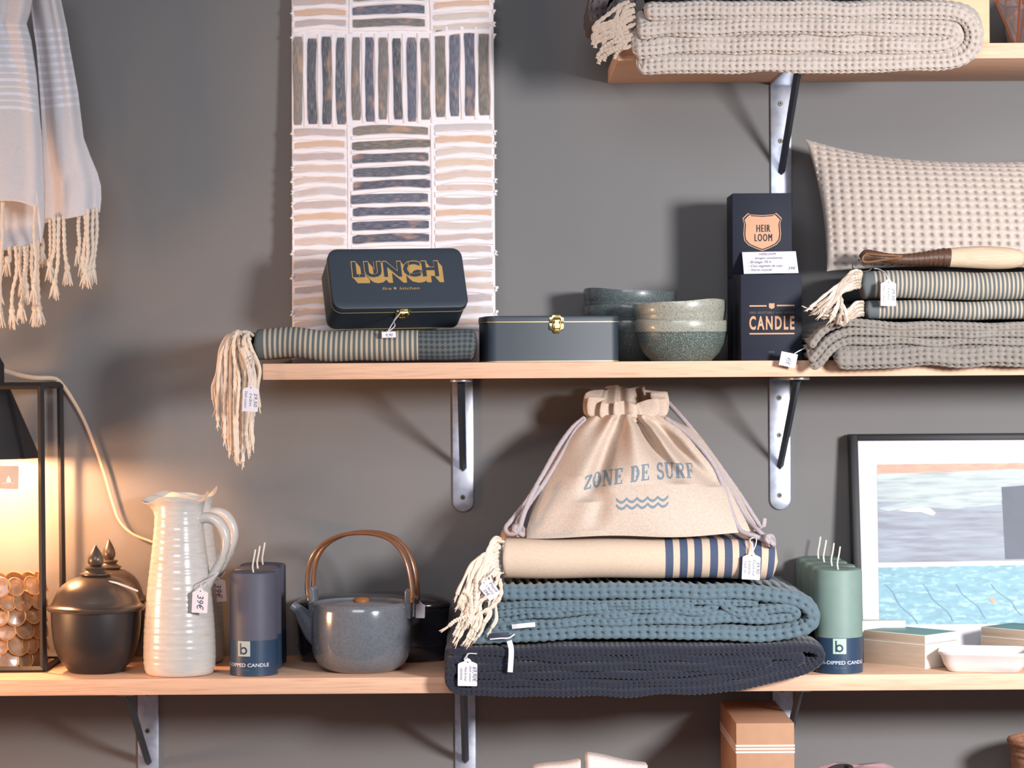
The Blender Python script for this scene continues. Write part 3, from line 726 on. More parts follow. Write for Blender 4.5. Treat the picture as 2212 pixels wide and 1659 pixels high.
bowl('pale-rimmed speckled bowl nested on top of the front stack', (fx, fy, Z_MID1+0.0295), 'speckle_rim', rad(-1.6), 'speckle_rim', 0.975, sd=3)
bx, by = WX(1360,770,-0.085), -0.083
for i, lb in enumerate(('dark speckled bowl lowest in the back stack, mostly hidden by the plain tin', 'dark speckled bowl in the middle of the back stack, behind the plain tin', 'dark speckled bowl topmost of the back stack, open rim showing')):
    bowl(lb, (bx, by, Z_MID1+0.0002+i*0.0265), 'speckle_dark', rad(0.8)*i, 'speckle_dark', 1.025, sd=5+i)

# candle boxes
BW, BD, BH = 0.0945, 0.0900, 0.1332
def shield(cx, cz, w, h):
    half = [(0,0.44),(0.30,0.46),(0.36,0.50),(0.42,0.44),(0.50,0.36),(0.46,0.22),(0.48,-0.05),(0.46,-0.22),(0.36,-0.34),(0.18,-0.43),(0,-0.5)]
    P = [(cx+x*w, cz+z*h) for x, z in half] + [(cx-x*w, cz+z*h) for x, z in half[::-1][1:-1]]
    return P
def carton(label, X, yf, z):
    t = thing('candle_box', label, 'box', (X, yf+BD/2, z), 'black candle boxes')
    obj('carton', MB().box((X-BW/2, yf, z), (X+BW/2, yf+BD, z+BH-0.0006)), 'navy_card', t, bevel=0.0007)
    obj('lid_flap', MB().box((X-BW/2+0.001, yf+0.0006, z+BH-0.0008), (X+BW/2-0.001, yf+BD-0.001, z+BH)), 'navy_card', t)
    return t
cX = WX(1666.5,690,-0.285); rX = WX(1646.5,500,-0.18)
t = carton('black box printed CANDLE standing at the front of the middle shelf', cX, -0.285, Z_MID1+0.0002)
yp = -0.2854; L_ = lambda px, py: W(px, py, yp)
mb = MB(); ctr = L_(1669,715)
def pf(cxp, cyp): 
    c = L_(cxp, cyp); return lambda x, z: (c.x+x, yp, c.z+z)
put_text(mb, 'CANDLE', pf(1667.5,711), 0.0208, 0.0700, bold=0.03, space=1.3)
for x0, x1, yy in ((1619,1656,661),(1678,1716,660),(1619,1716,721)):
    a, b = L_(x0,yy), L_(x1,yy-0.5); mb.box((a.x, yp-0.0001, a.z-0.0011), (b.x, yp+0.0003, a.z+0.0011))
sp_ = shield(L_(1667,661).x, L_(1667,661).z, 0.0092, 0.0092); mb.add([(p[0], yp, p[1]) for p in sp_], [tuple(range(len(sp_)))])
bc = t.children[0]
obj('copper_lettering', mb, 'copper_print', bc, smooth=False, label='copper lettering reading CANDLE')
mb = MB(); put_text(mb, '100% VEGETABLE WAX BLEND', pf(1667.5,677.5), 0.0036, 0.0690); put_text(mb, '8 OZ', pf(1667,762), 0.0028, 0.0085)
obj('small_print', mb, 'dim_print', bc, smooth=False)
lower_rear = carton('black candle box hidden behind the CANDLE box, carrying the HEIRLOOM box', rX, -0.18, Z_MID1+0.0002)
t = carton('black box with a copper shield reading HEIRLOOM, topmost of the candle boxes', rX, -0.18, Z_MID1+0.0004+BH)
yp = -0.1804; L_ = lambda px, py: W(px, py, yp)
mb = MB(); c = L_(1646.5,501); sp_ = shield(c.x, c.z, 0.0560, 0.0545); mb.add([(p[0], yp, p[1]) for p in sp_], [tuple(range(len(sp_)))])
so = shield(c.x, c.z, 0.0625, 0.0605); si = shield(c.x, c.z, 0.0600, 0.0580); n = len(so)
mb.add([(p[0], yp, p[1]) for p in so]+[(p[0], yp, p[1]) for p in si], [(i, (i+1)%n, n+(i+1)%n, n+i) for i in range(n)])
bc = t.children[0]
sh_ = obj('copper_shield', mb, 'copper_print', bc, smooth=False, label='copper shield emblem')
mb = MB(); yp -= 0.0004
c1, c2_ = L_(1649,501), L_(1649,521)
for dx in (-0.00035, 0.0, 0.00035):
    put_text(mb, 'HEIR', lambda x, z, dx=dx: (c1.x+x+dx, yp-dx*0.1, c1.z+z), 0.0122, 0.0215, space=1.2); put_text(mb, 'LOOM', lambda x, z, dx=dx: (c2_.x+x+dx, yp-dx*0.1, c2_.z+z), 0.0122, 0.0275, space=1.25)
obj('shield_lettering', mb, 'navy_card', bc, smooth=False)
t = thing('description_card', 'white handwritten card leaning on the HEIRLOOM box above the CANDLE box', 'card', W(1663,592,-0.2))
q = [W(1607,591.5,-0.222), W(1725,589.5,-0.222), W(1719,543,-0.186), W(1603,545,-0.186)]
mb = MB(); nn = (q[1]-q[0]).cross(q[3]-q[0]).normalized()
mb.add([tuple(p+nn*0.0003) for p in q]+[tuple(p-nn*0.0003) for p in q], [(0,1,2,3),(7,6,5,4),(0,4,5,1),(1,5,6,2),(2,6,7,3),(3,7,4,0)])
cd = obj('card', mb, 'paper', t, smooth=False)
ex = (q[1]-q[0]); ez = (q[3]-q[0]); sg = 1 if nn.y < 0 else -1
def onc(u, v): return q[0] + ex*u + ez*v + nn*sg*0.0006
mb = MB(); wl, hl = ex.length, ez.length
for s, u, v, ww, hh in (('HEIRLOOM',0.46,0.84,0.30,0.10),('bougies canadiennes',0.48,0.66,0.50,0.10),('- Brûlage 70 h',0.30,0.47,0.42,0.11),('- Cire végétale de soja',0.40,0.29,0.62,0.11),('- Verre recyclé',0.30,0.11,0.42,0.11),('39€',0.88,0.15,0.13,0.13)):
    put_text(mb, s, lambda x, z, u=u, v=v: tuple(onc(u+x/wl, v+z/hl)), hh*hl, ww*wl, shear=0.25)
obj('handwriting', mb, 'ink', cd, smooth=False)

# ================================================================== MIDDLE SHELF, RIGHT PILE
yb_ = -0.345
t = thing('folded_blanket', 'grey waffle blanket folded flat under the two striped towels', 'blanket', W(1980,780,-0.17), 'folded waffle blankets')
mb = MB(); lg = lambda X, Y, pz: 0.019*sm((Y+0.343)/0.04)*np.clip((1.545-pz)/0.03, 0, 1)
E = 2520
folded(mb, pxz([(E,770),(2200,772),(2000,773),(1860,777),(1803,778)], yb_), 0.032, yb_, -0.03, 0.0112, 0.0048, seed=3, lift=lg)
folded(mb, pxz([(E,737),(2200,737),(2000,738),(1880,736),(1830,739),(1797,756),(1772,784),(1752,794)], yb_), 0.0125, yb_+0.004, -0.03, 0.0092, 0.0036, seed=4, wavez=0.0018, lift=lg)
folded(mb, pxz([(E,720),(2200,720),(2000,721),(1880,716),(1830,718),(1792,735),(1765,765),(1751,782)], yb_), 0.0125, yb_+0.002, -0.03, 0.0092, 0.0036, seed=5, wavez=0.0020, lift=lg)
folded(mb, pxz([(E,704),(2200,705),(2000,705),(1880,699),(1830,698),(1788,712),(1762,735),(1753,750)], yb_), 0.0120, yb_+0.004, -0.03, 0.0092, 0.0036, seed=6, wavez=0.0020, lift=lg)
obj('blanket_body', mb, 'grey_waffle', t)
t2 = price_tag(t, (1703,777), -0.318, 36, 30, rad(-12), [('45€', 0.3, 0.5)], [[(1716,764,-0.318),(1726,758,-0.315),(1738,752,-0.31)]], down=True, hole=False, head=False)
for nm, yc_, th, x0, lab, nst in (('hammam_towel', 668.5, 0.0285, 1872, 'grey finely striped towel, the lower of the two under the cushion', 12), ('hammam_towel', 615, 0.0430, 1864, 'grey finely striped towel, the upper of the two, brush lying on it', 20)):
    t = thing(nm, lab, 'towel', W(2000,yc_+25,-0.17), 'striped hammam towels')
    mb = MB(); folded(mb, pxz([(x0,yc_),(1950,yc_-1),(2050,yc_+1),(2110,yc_+3),(2200,yc_),(E,yc_)], -0.312), th, -0.312, -0.05, None, 0, ends=0.35, ds=0.0016, seed=int(yc_), wavez=0.0012, wavey=0.003)
    obj('towel_body', mb, 'hammam_fine', t)
    rr = random.Random(int(yc_))
    for i in range(nst):
        fo = (-0.368 if yc_ < 650 else -0.358) - 0.004*rr.random()
        a = i/(nst-1); x1 = x0+6; y1 = (yc_-24+a*30) if yc_ < 650 else (yc_-10+a*22)
        xe = 1758+60*a+rr.uniform(-10,22); ye = yc_+rr.uniform(-6,20)+16*a
        if yc_ < 650: ye += 38 
        strand(t, [W(x1,y1,-0.27+0.03*rr.random()), W(x1-26,y1-6+8*a,fo+0.034), W(x1-50-rr.uniform(0,14),y1+20,fo+0.012), W((xe+x1-50)/2,(ye+y1+20)/2+rr.uniform(-8,8),fo), W(xe,min(ye,706),fo)], 0.0023, 'taupe_cord' if i % 3 else 'cream_cord', seed=i, fray=3)
    if yc_ < 650: upper_towel = t
price_tag(upper_towel, (1919,632), -0.336, 33, 58, rad(-1), [('29,50', 0.2, 0.45), ('1x2m', 0.14, 0.42), ('Nid coton', 0.14, 0.6)], [[(1920,607,-0.336),(1914,592,-0.325),(1900,582,-0.30),(1889,580,-0.29)]], down=True)

# cushion
t = thing('scatter_cushion', 'cream waffle cushion leaning on the wall above the striped towels', 'cushion', W(2080,600,-0.12))
def cushion():
    mb = MB(); n, m = 440, 280
    TL, TR, BR, BL = (1741,301), (2452,306), (2400,593), (1786,586)
    u = np.linspace(-1, 1, n); v = np.linspace(-1, 1, m)
    for side in (-1, 1):
        U, V = np.meshgrid(u, v, indexing='ij'); a = (U+1)/2; b = (V+1)/2
        px = (1-b)*((1-a)*BL[0]+a*BR[0]) + b*((1-a)*TL[0]+a*TR[0]); py = (1-b)*((1-a)*BL[1]+a*BR[1]) + b*((1-a)*TL[1]+a*TR[1])
        py = py + 50*(1-np.abs(U)**2.2)*np.clip(V,0,1)**3 - 14*(1-U**2)*np.clip(-V,0,1)**3
        px = px + 12*(1-V**2)*np.clip(-U,0,1)**3 - 12*(1-V**2)*np.clip(U,0,1)**3
        yb = -0.188 + 0.105*b
        T = 0.060*((1-U**2).clip(0)*(1-V**2).clip(0))**0.45
        P = np.zeros((n, m, 3))
        kk = (yb-CAM_Y)/F_PX
        dx, dy = px-VPX, py-VPY
        P[...,0] = (dx*cR-dy*sR)*kk; P[...,2] = CAM_Z-(dx*sR+dy*cR)*kk; P[...,1] = yb + side*T*0.9
        if side < 0:
            sx = P[...,0]; sz = np.cumsum(np.concatenate([np.zeros((n,1)), np.linalg.norm(np.diff(P, axis=1), axis=2)], axis=1), axis=1)
            h = 0.0098*(waffle(sx+0.0, sz, 0.0150, 0.0128)-0.75)*np.clip(T/0.015, 0, 1)
            P[...,1] -= h
        mb.grid(P)
    return mb
obj('cushion_cover', cushion(), 'beige_waffle', t, weld=True)
# brush lying on the towel
t = thing('bristle_brush', 'pale bristle brush with dark brown carved handle lying on the upper striped towel', 'brush', W(2040,580,-0.25))
HP = [(1862,560,10),(1872,552,13),(1888,552,11),(1920,558,11),(1955,560,12),(1985,559,14),(2015,557,17),(2040,556,20),(2053,557,20.5)]
Yb = -0.262
pts = [W(a, b, Yb) for a, b, c in HP]; rs = [c*K(Yb) for a, b, c in HP]
C_ = crom([tuple(p)+(r,) for p, r in zip(pts, rs)], 70)
mb = MB().tube([tuple(p[:3]) for p in C_], [p[3]*(1+0.05*math.sin(i*1.7)*(1 if i > 36 else 0.3)) for i, p in enumerate(C_)], seg=24)
hd = obj('handle', mb, 'horn_brown', t, label='dark brown carved handle')
mb = MB().tube(crom([W(1872,548,Yb-0.011), W(1905,551,Yb-0.013), W(1950,554,Yb-0.011), W(1905,562,Yb-0.013), W(1868,566,Yb-0.012), W(1864,556,Yb-0.014), W(1872,548,Yb-0.011)], 40), 0.0018, seg=8)
obj('handle_carving', mb, 'horn_edge', hd)
mb = MB().tube(crom([W(1864,560,Yb), W(1846,566,Yb-0.008), W(1842,578,Yb-0.02), W(1856,586,Yb-0.03), W(1878,584,Yb-0.03), W(1886,570,Yb-0.016)], 30), 0.0011, seg=6)
obj('hanging_loop', mb, 'string_dark', t)
BP = [(2050,557,20),(2075,556,22),(2110,556,24),(2150,557,24.5),(2185,558,22),(2206,559,16),(2214,559.5,6)]
C_ = crom([tuple(W(a, b, Yb))+(c*K(Yb),) for a, b, c in BP], 50)
obj('bristles', MB().tube([tuple(p[:3]) for p in C_], [p[3] for p in C_], seg=40), 'bristle', t, label='pale cream bristles')

# ================================================================== LOWER SHELF, LEFT: lamp, shells, pots, pitchers
LX, LY = -0.7966, -0.115
t = thing('table_lamp', 'black frame table lamp with cone shade glowing at the left edge', 'lamp', (LX, LY, Z_LOW1))
zt = 1.4800; hb, ht = 0.0940, 0.0915; fy0, fy1 = -0.208, -0.022; tb = 0.0042
def bar(p, q): return MB().tube([p, q], tb*1.35, seg=4, up=None)
bc_ = [(LX-hb, fy0, Z_LOW1+tb), (LX+hb, fy0, Z_LOW1+tb), (LX+hb, fy1, Z_LOW1+tb), (LX-hb, fy1, Z_LOW1+tb)]
tc_ = [(LX-ht, fy0+0.006, zt), (LX+ht, fy0+0.006, zt), (LX+ht, fy1-0.004, zt), (LX-ht, fy1-0.004, zt)]
def sqbar(mb, p, q, w=tb): return mb.tube([p, q], w*1.3, seg=4)
mb = MB()
for i in range(4): sqbar(mb, bc_[i], bc_[(i+1)%4])
obj('base_frame', mb, 'lamp_black', t, smooth=False)
mb = MB()
for i in range(4): sqbar(mb, tc_[i], tc_[(i+1)%4])
sqbar(mb, (LX-ht, LY, zt), (LX+ht, LY, zt))
obj('top_frame', mb, 'lamp_black', t, smooth=False)
for i in range(4): obj('post', sqbar(MB(), bc_[i], tc_[i]), 'lamp_black', t, smooth=False)
mb = MB().lathe([(0.0246,1.478-Z_LOW1),(0.0734,1.3630-Z_LOW1),(0.0728,1.3630-Z_LOW1),(0.0236,1.478-Z_LOW1)], (LX, LY, Z_LOW1), 64, miz=lambda a, b: 0)
sh = obj('lamp_shade', mb, 'lamp_black', t)
obj('shade_lining', MB().lathe([(0.0225,1.4775-Z_LOW1),(0.0722,1.3635-Z_LOW1)], (LX, LY, Z_LOW1), 64), 'shade_inside', sh)
mb = MB().lathe([(0,0.500),(0.010,0.500),(0.012,0.495),(0.0165,0.488),(0.0165,0.452),(0.0246,0.450),(0.0246,0.444),(0.016,0.443),(0.016,0.415),(0,0.415)], (LX+0.0, LY, Z_LOW1), 32)
obj('lamp_socket', mb, 'lamp_black', t)
bm_ = MB().lathe([(0,0),(0.008,0.0015),(0.0165,0.008),(0.019,0.018),(0.016,0.029),(0.010,0.039),(0.009,0.046),(0,0.046)], (LX, LY, 1.3900), 24)
obj('light_bulb', bm_, 'bulb', t)
ld = bpy.data.lights.new('lamp_glow', 'POINT'); ld.energy = 11.0; ld.color = (1.0, 0.50, 0.24); ld.shadow_soft_size = 0.012
lo = bpy.data.objects.new('lamp_glow', ld); COL.objects.link(lo); lo.location = (LX, LY, 1.3755)
pts = [(4,800,-0.115),(16,803,-0.10),(40,810,-0.07),(75,816,-0.04),(112,817,-0.024),(128,824,-0.012),(152,856,-0.008),(180,905,-0.008),(205,965,-0.008),(225,1022,-0.008),(243,1085,-0.008),(258,1125,-0.008),(285,1152,-0.008),(322,1168,-0.010),(360,1180,-0.02)]
C_ = crom([tuple(W(*p)) for p in pts], 90)
mb = MB().tube([tuple(p) for p in C_], [0.0038-0.0022*(i/89) for i in range(90)], seg=8, ry=0.0016, up=(0,1,0))
obj('power_cord', mb, 'cord_linen', t, label='flat linen-coloured cable')
tg_y = -0.187
tgp = price_tag(t, (13,1031), tg_y, 54, 50, rad(-1.5), [], [[(2,1008,tg_y),(0,1000,tg_y),(-2,996,tg_y+0.004)]], hole=False, head=False, mat='kraft_tag')
mb = MB(); c = W(19,1036,tg_y-0.0008)
dp = [(0.0050*math.sin(a)*math.sin(a/2), 0.0066*math.cos(a)) for a in np.linspace(0, 2*PI, 24, endpoint=False)]
mb.add([(c.x+p[0], c.y, c.z+p[1]*1.0) for p in dp], [tuple(range(24))])
c2_ = W(18,1045,tg_y-0.0008); put_text(mb, 'green comfort', lambda x, z: (c2_.x+x, c2_.y, c2_.z+z), 0.0028, 0.021, bold=0.01)
obj('drop_emblem', mb, 'white_print', tgp, smooth=False)

# capiz shell votive inside the lamp frame
vx_, vy_ = -0.786, -0.112
t = thing('shell_votive', 'votive drum covered in overlapping round shells inside the lamp frame', 'candle holder', (vx_, vy_, Z_LOW1))
VH = 0.135; VR = 0.064
obj('drum', MB().lathe([(0,0.0002),(VR-0.008,0.0002),(VR,0.006),(VR+0.001,VH*0.5),(VR-0.001,VH-0.012),(VR-0.006,VH-0.010),(VR-0.004,0.012),(0,0.010)], (vx_, vy_, Z_LOW1), 48), 'capiz', t)
rr = random.Random(5)
for row in range(6):
    for k in range(15):
        a = 2*PI*(k+0.5*(row % 2))/15 + rr.uniform(-.05,.05); zc = 0.013+row*0.0232
        rad_ = 0.0172*rr.uniform(0.92,1.08); mb = MB()
        prof = [(0.0001,0.0016),(rad_*0.45,0.0013),(rad_*0.8,0.0004),(rad_*0.90,0.0004),(rad_*0.96,0.0009),(rad_,0.0004),(rad_*0.94,-0.0006),(0.0001,0.0004)]
        mb.lathe(prof, (0,0,0), 16, sy=rr.uniform(0.95,1.12)); mb.mi = [1 if q % 7 in (3, 4, 5) else 0 for q in range(len(mb.f))]
        M = Matrix.Translation((vx_, vy_, Z_LOW1+zc+0.003)) @ Matrix.Rotation(a, 4, 'Z') @ Matrix.Translation((VR+0.0035, 0, 0)) @ Matrix.Rotation(PI/2 + rad(-17+rr.uniform(-8,8)), 4, 'Y') @ Matrix.Rotation(rr.uniform(-.12,.12), 4, 'X')
        obj('shell', mb.xf(M), ['capiz', 'capiz_rim'], t)

# lidded pots
def pot(label, loc, s):
    t = thing('lidded_pot', label, 'pot', loc, 'dark lidded pots')
    k = K(-0.20); x, y_, z0 = loc
    def pr(L): return [(w/2*k*s, (1459-py)*k) for py, w in L]
    body = pr([(1459,2),(1459,110),(1457,118),(1450,128),(1440,146),(1425,164),(1405,178),(1385,186),(1360,191),(1340,193),(1327,193),(1327,186),(1345,184),(1400,168),(1440,130),(1448,2)])
    obj('pot_body', MB().lathe(body, loc, 64), 'pot_metal', t)
    lid = pr([(1326,190),(1326,205),(1323,211),(1320,213),(1317,210),(1315,200),(1311,190),(1304,184),(1294,176),(1282,162),(1271,142),(1262,115),(1256,88),(1253,62),(1252.5,58),(1251,62),(1249.5,69),(1247.5,69),(1246,60),(1243,46),(1239,40),(1237.5,46),(1235.5,49),(1233.5,47),(1232,34),(1231,18),(1230,2)])
    ld_ = obj('pot_lid', MB().lathe(lid, loc, 64), 'pot_lid', t)
    fin = pr([(1231,16),(1230.5,25),(1227,32),(1221,36),(1214,35),(1206,28),(1198,18),(1191,8),(1186,2),(1185.5,0.2)])
    obj('finial', MB().lathe(fin, loc, 32), 'pot_lid', ld_)
    return t
front_pot = pot('dark lidded pot with pointed finial in front, beside the white pitcher', (WX(208,1400,-0.203), -0.203, Z_LOW1+0.0002), 1.0)
pot('dark lidded pot behind, only its domed lid and finial showing', (WX(236,1250,-0.066), -0.066, Z_LOW1+0.0002), 0.80)

obj('price_thread', MB().tube(crom([W(222,1255,-0.226), W(246,1258,-0.238), W(270,1266,-0.246), W(298,1277,-0.248)], 16), 0.0016, seg=6), 'string', front_pot)

# pitchers
def pitcher(label, loc, prc, tagspec, handle_dx=0.0):
    t = thing('ceramic_pitcher', label, 'pitcher', loc, 'glazed stoneware pitchers')
    x0, y0, z0 = loc; k = K(-0.238)
    L = [(1464.5,2),(1464.5,136),(1463,141),(1459,147),(1452,152),(1440,155),(1420,156),(1395,155),(1370,153),(1340,149),(1310,144),(1280,138),(1250,131),(1222,124),(1195,117),(1168,111),(1142,106),(1118,104),(1104,106),(1096,110),(1091,115),(1088,117),(1086.5,114),(1092,108),(1105,99),(1150,98),(1250,118),(1350,138),(1440,140),(1450,2)]
    P = [(w/2*k, (1464.5-py)*k) for py, w in L]
    prof = []
    for (r0, z_0), (r1, z_1) in zip(P, P[1:]):
        n = max(1, int(abs(z_1-z_0)/0.0022))
        for j in range(n): prof.append((r0+(r1-r0)*j/n, z_0+(z_1-z_0)*j/n))
    prof.append(P[-1])
    H = P[21][1]
    def fn(p, th, r, z):
        q = Vector(p); rip = (0.00020*math.sin(z*2*PI/0.0083+math.sin(th)*0.7)+0.00018*math.sin(z*2*PI/0.0131+1+math.sin(th+1)))*(1 if z > 0.012 else 0); w = 1+rip/max(r, 0.02)
        q = Vector((x0+(q.x-x0)*w, y0+(q.y-y0)*w, q.z))
        s = max(0, (z-(H-0.030))/0.030)
        d = math.atan2(math.sin(th-PI), math.cos(th-PI))
        sp = math.exp(-(d/0.42)**2)*s*s
        q.x -= 0.015*sp; q.z += -0.006*sp*0 + s*s*(0.0035*math.sin(3*th+0.8)+0.002*math.sin(5*th))
        d2 = math.atan2(math.sin(th-0.25), math.cos(th-0.25)); q.z += 0.006*math.exp(-(d2/0.3)**2)*s*s; q.x += 0.005*math.exp(-(d2/0.4)**2)*s*s
        return tuple(q)
    bd = obj('pitcher_body', MB().lathe(prof, loc, 72, fn=fn, miz=lambda a, b: 1 if max(a, b) < 0.0035 else 0), ['pitcher_glaze', 'pitcher_clay'], t)
    # handle, in pixels of the front pitcher
    hp = [(416,1152),(420,1141),(432,1131),(450,1127),(468,1133),(482,1150),(489,1172),(487,1196),(478,1220),(466,1242),(455,1260),(447,1276)]
    Y = -0.238; ref = W(388,1464.5,Y)
    pts = [(x0 + (W(a,b,Y).x-ref.x), y0-0.012*math.sin(PI*i/11.0), z0 + (W(a,b,Y).z-ref.z)) for i, (a, b) in enumerate(hp)]
    C_ = crom(pts, 60)
    mb = MB().tube([tuple(p) for p in C_], [0.0062+0.0030*math.sin(PI*min(1, i/38)) if i < 40 else 0.0075 for i in range(60)], seg=20, ry=0.0115, up=(0,1,0))
    obj('handle', mb, 'pitcher_glaze', t)
    (c, ty_, ang, txt, strs) = tagspec
    price_tag(t, c, ty_, 34, 54, ang, txt, strs)
    return t
PXL = (WX(388,1400,-0.238), -0.238, Z_LOW1+0.0002)
pitcher('white glazed pitcher in front, tall with ridged sides, beside the grey candles', PXL, 0, ((432,1297), -0.296, rad(-3), [('39€', 0.42, 0.55)], [[(433,1272,-0.296),(436,1260,-0.294),(450,1252,-0.280),(462,1244,-0.264),(470,1238,-0.252)], [(433,1272,-0.296),(446,1262,-0.290),(458,1252,-0.272),(472,1238,-0.252)]]))
pitcher('white glazed pitcher behind, its handle and spout rising past the front pitcher', (WX(409,1400,-0.085), -0.085, Z_LOW1+0.0002), 0, ((471,1273), -0.108, rad(4), [('39€', 0.42, 0.55)], [[(470,1252,-0.108),(480,1244,-0.106),(487,1236,-0.10)]]))

# candles with printed sleeves
def candle(label, X, Y, wax, logo, group, text):
    r, H = 0.0371, 0.1605; z0 = Z_LOW1+0.0002
    t = thing('pillar_candle', label, 'candle', (X, Y, z0), group)
    obj('wax_pillar', MB().lathe([(0,0),(r-0.002,0),(r,0.002),(r,H-0.004),(r-0.0012,H-0.0012),(r-0.004,H),(0.012,H-0.001),(0,H-0.002)], (X,Y,z0), 64), wax, t)
    wk = [(X, Y, z0+H-0.002), (X-0.001, Y, z0+H+0.008), (X+0.0015, Y-0.001, z0+H+0.022), (X+0.0035, Y, z0+H+0.034)]
    obj('wick', MB().tube(crom(wk, 16), 0.0013, seg=8), 'wick', t)
    R = r+0.00035; mb = MB().lathe([(r-0.0003,0.0005),(R,0.0006),(R,0.0555),(r-0.0003,0.0556)], (X,Y,z0), 64)
    sl = obj('paper_sleeve', mb, 'label_blue', t)
    Rt = R+0.0002
    def cyl(cx, cz, rr_=Rt): return lambda x, z: (X+rr_*math.sin((cx+x)/rr_), Y-rr_*math.cos((cx+x)/rr_), z0+cz+z)
    f = cyl(-0.0125 if wax == 'wax_grey' else -0.0035, 0.0430)
    mb = MB(); G = np.array([[f(a, b) for b in (-0.0118, 0.0118)] for a in np.linspace(-0.0104, 0.0104, 13)]); mb.grid(G)
    obj('logo_square', mb, logo, sl, smooth=False)
    g = cyl(-0.0125 if wax == 'wax_grey' else -0.0035, 0.0340, Rt+0.00025)
    mb = MB()
    ringp = [[g(-0.0004+rr_*math.cos(a), 0.0060+rr_*math.sin(a)) for rr_ in (0.0034, 0.0060)] for a in np.linspace(0, 2*PI, 33)]; mb.grid(np.array(ringp))
    mb.add([g(-0.0068,0.0002), g(-0.0044,0.0002), g(-0.0044,0.0178), g(-0.0068,0.0178)], [(0,1,2,3)])
    obj('logo_letter', mb, 'label_blue', sl, smooth=False)
    h = cyl(-0.0115 if wax == 'wax_grey' else 0.0034, 0.0150)
    mb = MB(); put_text(mb, text, h, 0.0056, 0.080, bold=0.012)
    obj('sleeve_text', mb, 'label_text', sl, smooth=False)
    mb = MB(); put_text(mb, '7,5 x 16 cm', cyl(-0.0125 if wax == 'wax_grey' else -0.0035, 0.0085), 0.0028, 0.018)
    obj('sleeve_small_text', mb, 'label_dim', sl, smooth=False)
    return t
gy = -0.2455; gx = WX(548,1350,gy)
g0 = candle('dark grey pillar candle at the front of its row, beside the pitcher', gx, gy, 'wax_grey', 'label_logo', 'dark grey pillar candles', 'ER-DIPPED CANDLE')
dup(g0, (gx, gy+0.0765, Z_LOW1+0.0002), 'dark grey pillar candle second in its row, half hidden behind the first', rad(7))
dup(g0, (gx+0.001, gy+0.153, Z_LOW1+0.0002), 'dark grey pillar candle at the back of its row, nearest the wall', rad(-6))
gy = -0.2615; gx = WX(1811,1350,gy)
g0 = candle('sage green pillar candle at the front of its row, right of the blanket pile', gx, gy, 'wax_green', 'label_logo_green', 'sage green pillar candles', 'ER-DIPPED CANDLE')
for i, lb in enumerate(('sage green pillar candle second from the front of its row', 'sage green pillar candle third from the front of its row', 'sage green pillar candle last in its row, against the wall')):
    dup(g0, (gx+(0.001,-0.001,0.0)[i], gy+0.0748*(i+1), Z_LOW1+0.0002), lb, rad((5,-8,4)[i]))

# teapot
tx, tyy = WX(781,1400,-0.205), -0.205
t = thing('teapot', 'squat grey glazed teapot with arched bentwood handle', 'teapot', (tx, tyy, Z_LOW1))
k = K(-0.205); z0 = Z_LOW1+0.0002
prof = [(w/2*k, (1462-py)*k) for py, w in [(1462,2),(1462,136),(1460,148),(1455,168),(1446,188),(1434,202),(1418,212),(1395,217),(1370,218.5),(1345,218),(1330,216),(1322,213),(1317,208),(1314.5,202),(1314,198),(1318,194),(1318,2)]]
body = obj('teapot_body', MB().lathe(prof, (tx, tyy, z0), 96), 'teapot_glaze', t)
H = (1462-1314)*k
lidp = [(0.0001,0.0052),(0.020,0.0050),(0.045,0.0035),(0.062,0.0012),(0.0690,-0.0005),(0.0700,-0.003)]
ld_ = obj('teapot_lid', MB().lathe(lidp, (tx, tyy, z0+H-0.0045), 72), 'teapot_glaze', t)
obj('lid_knob', MB().lathe([(0.006,0.003),(0.007,0.006),(0.0125,0.009),(0.0130,0.0125),(0.010,0.0155),(0.0001,0.0165)], (tx, tyy, z0+H-0.0095), 32), 'knob_wood', ld_, label='wooden knob')
PH = rad(15); rt = Vector((math.cos(PH), -math.sin(PH), 0)); nb = Vector((math.sin(PH), math.cos(PH), 0)); O = Vector((tx, tyy, 0))
def TP(a_px, py, nn=0.0): 
    p = O + rt*((a_px-781)*k) + nb*nn; return (p.x, p.y, z0+(1462-py)*k)
def TPs(a_px, py, nn=0.0):    # offsets straight along the picture's right, kept true to the photo's width
    p = O + rt*((a_px-781)*k/math.cos(PH)) + nb*nn; return (p.x, p.y, z0+(1462-py)*k)
C_ = crom([TP(700,1392), TP(676,1378), TP(655,1356), TP(640,1338), TP(624,1326)], 40)
mb = MB().tube([tuple(p) for p in C_], [0.026-0.0175*min(1,(i/34)) for i in range(40)], seg=24)
obj('spout', mb, 'teapot_glaze', t)
for s in (-1, 1):
    mb = MB(); a = 781+s*108
    p = O + rt*(s*0.0800)
    M = Matrix.Translation((p.x, p.y, z0+(1462-1316)*k)) @ Matrix.Rotation(-PH, 4, 'Z')
    mb.prism([(-0.0042,-0.040*0.6),(0.0042,-0.040*0.6),(0.0050,0.010),(0.0046,0.020),(0.0016,0.024),(-0.0016,0.024),(-0.0046,0.020),(-0.0050,0.010)], -0.012, 0.012)
    obj('lug', mb.xf(M), 'teapot_glaze', t, bevel=0.002, bseg=3)
HPx = [(672,1312),(669,1286),(671,1252),(679,1222),(697,1196),(724,1178),(756,1168),(790,1165),(822,1168),(850,1178),(872,1198),(886,1224),(894,1256),(898,1288),(898,1312)]
hd = []
for nn in (-0.0155, 0.0155):
    C_ = crom([TPs(a, b, nn) for a, b in HPx], 90)
    mb = MB().tube([tuple(p) for p in C_], 0.0032, seg=12, ry=0.0062, up=tuple(nb))
    obj('handle_strip', mb, 'bentwood', t)
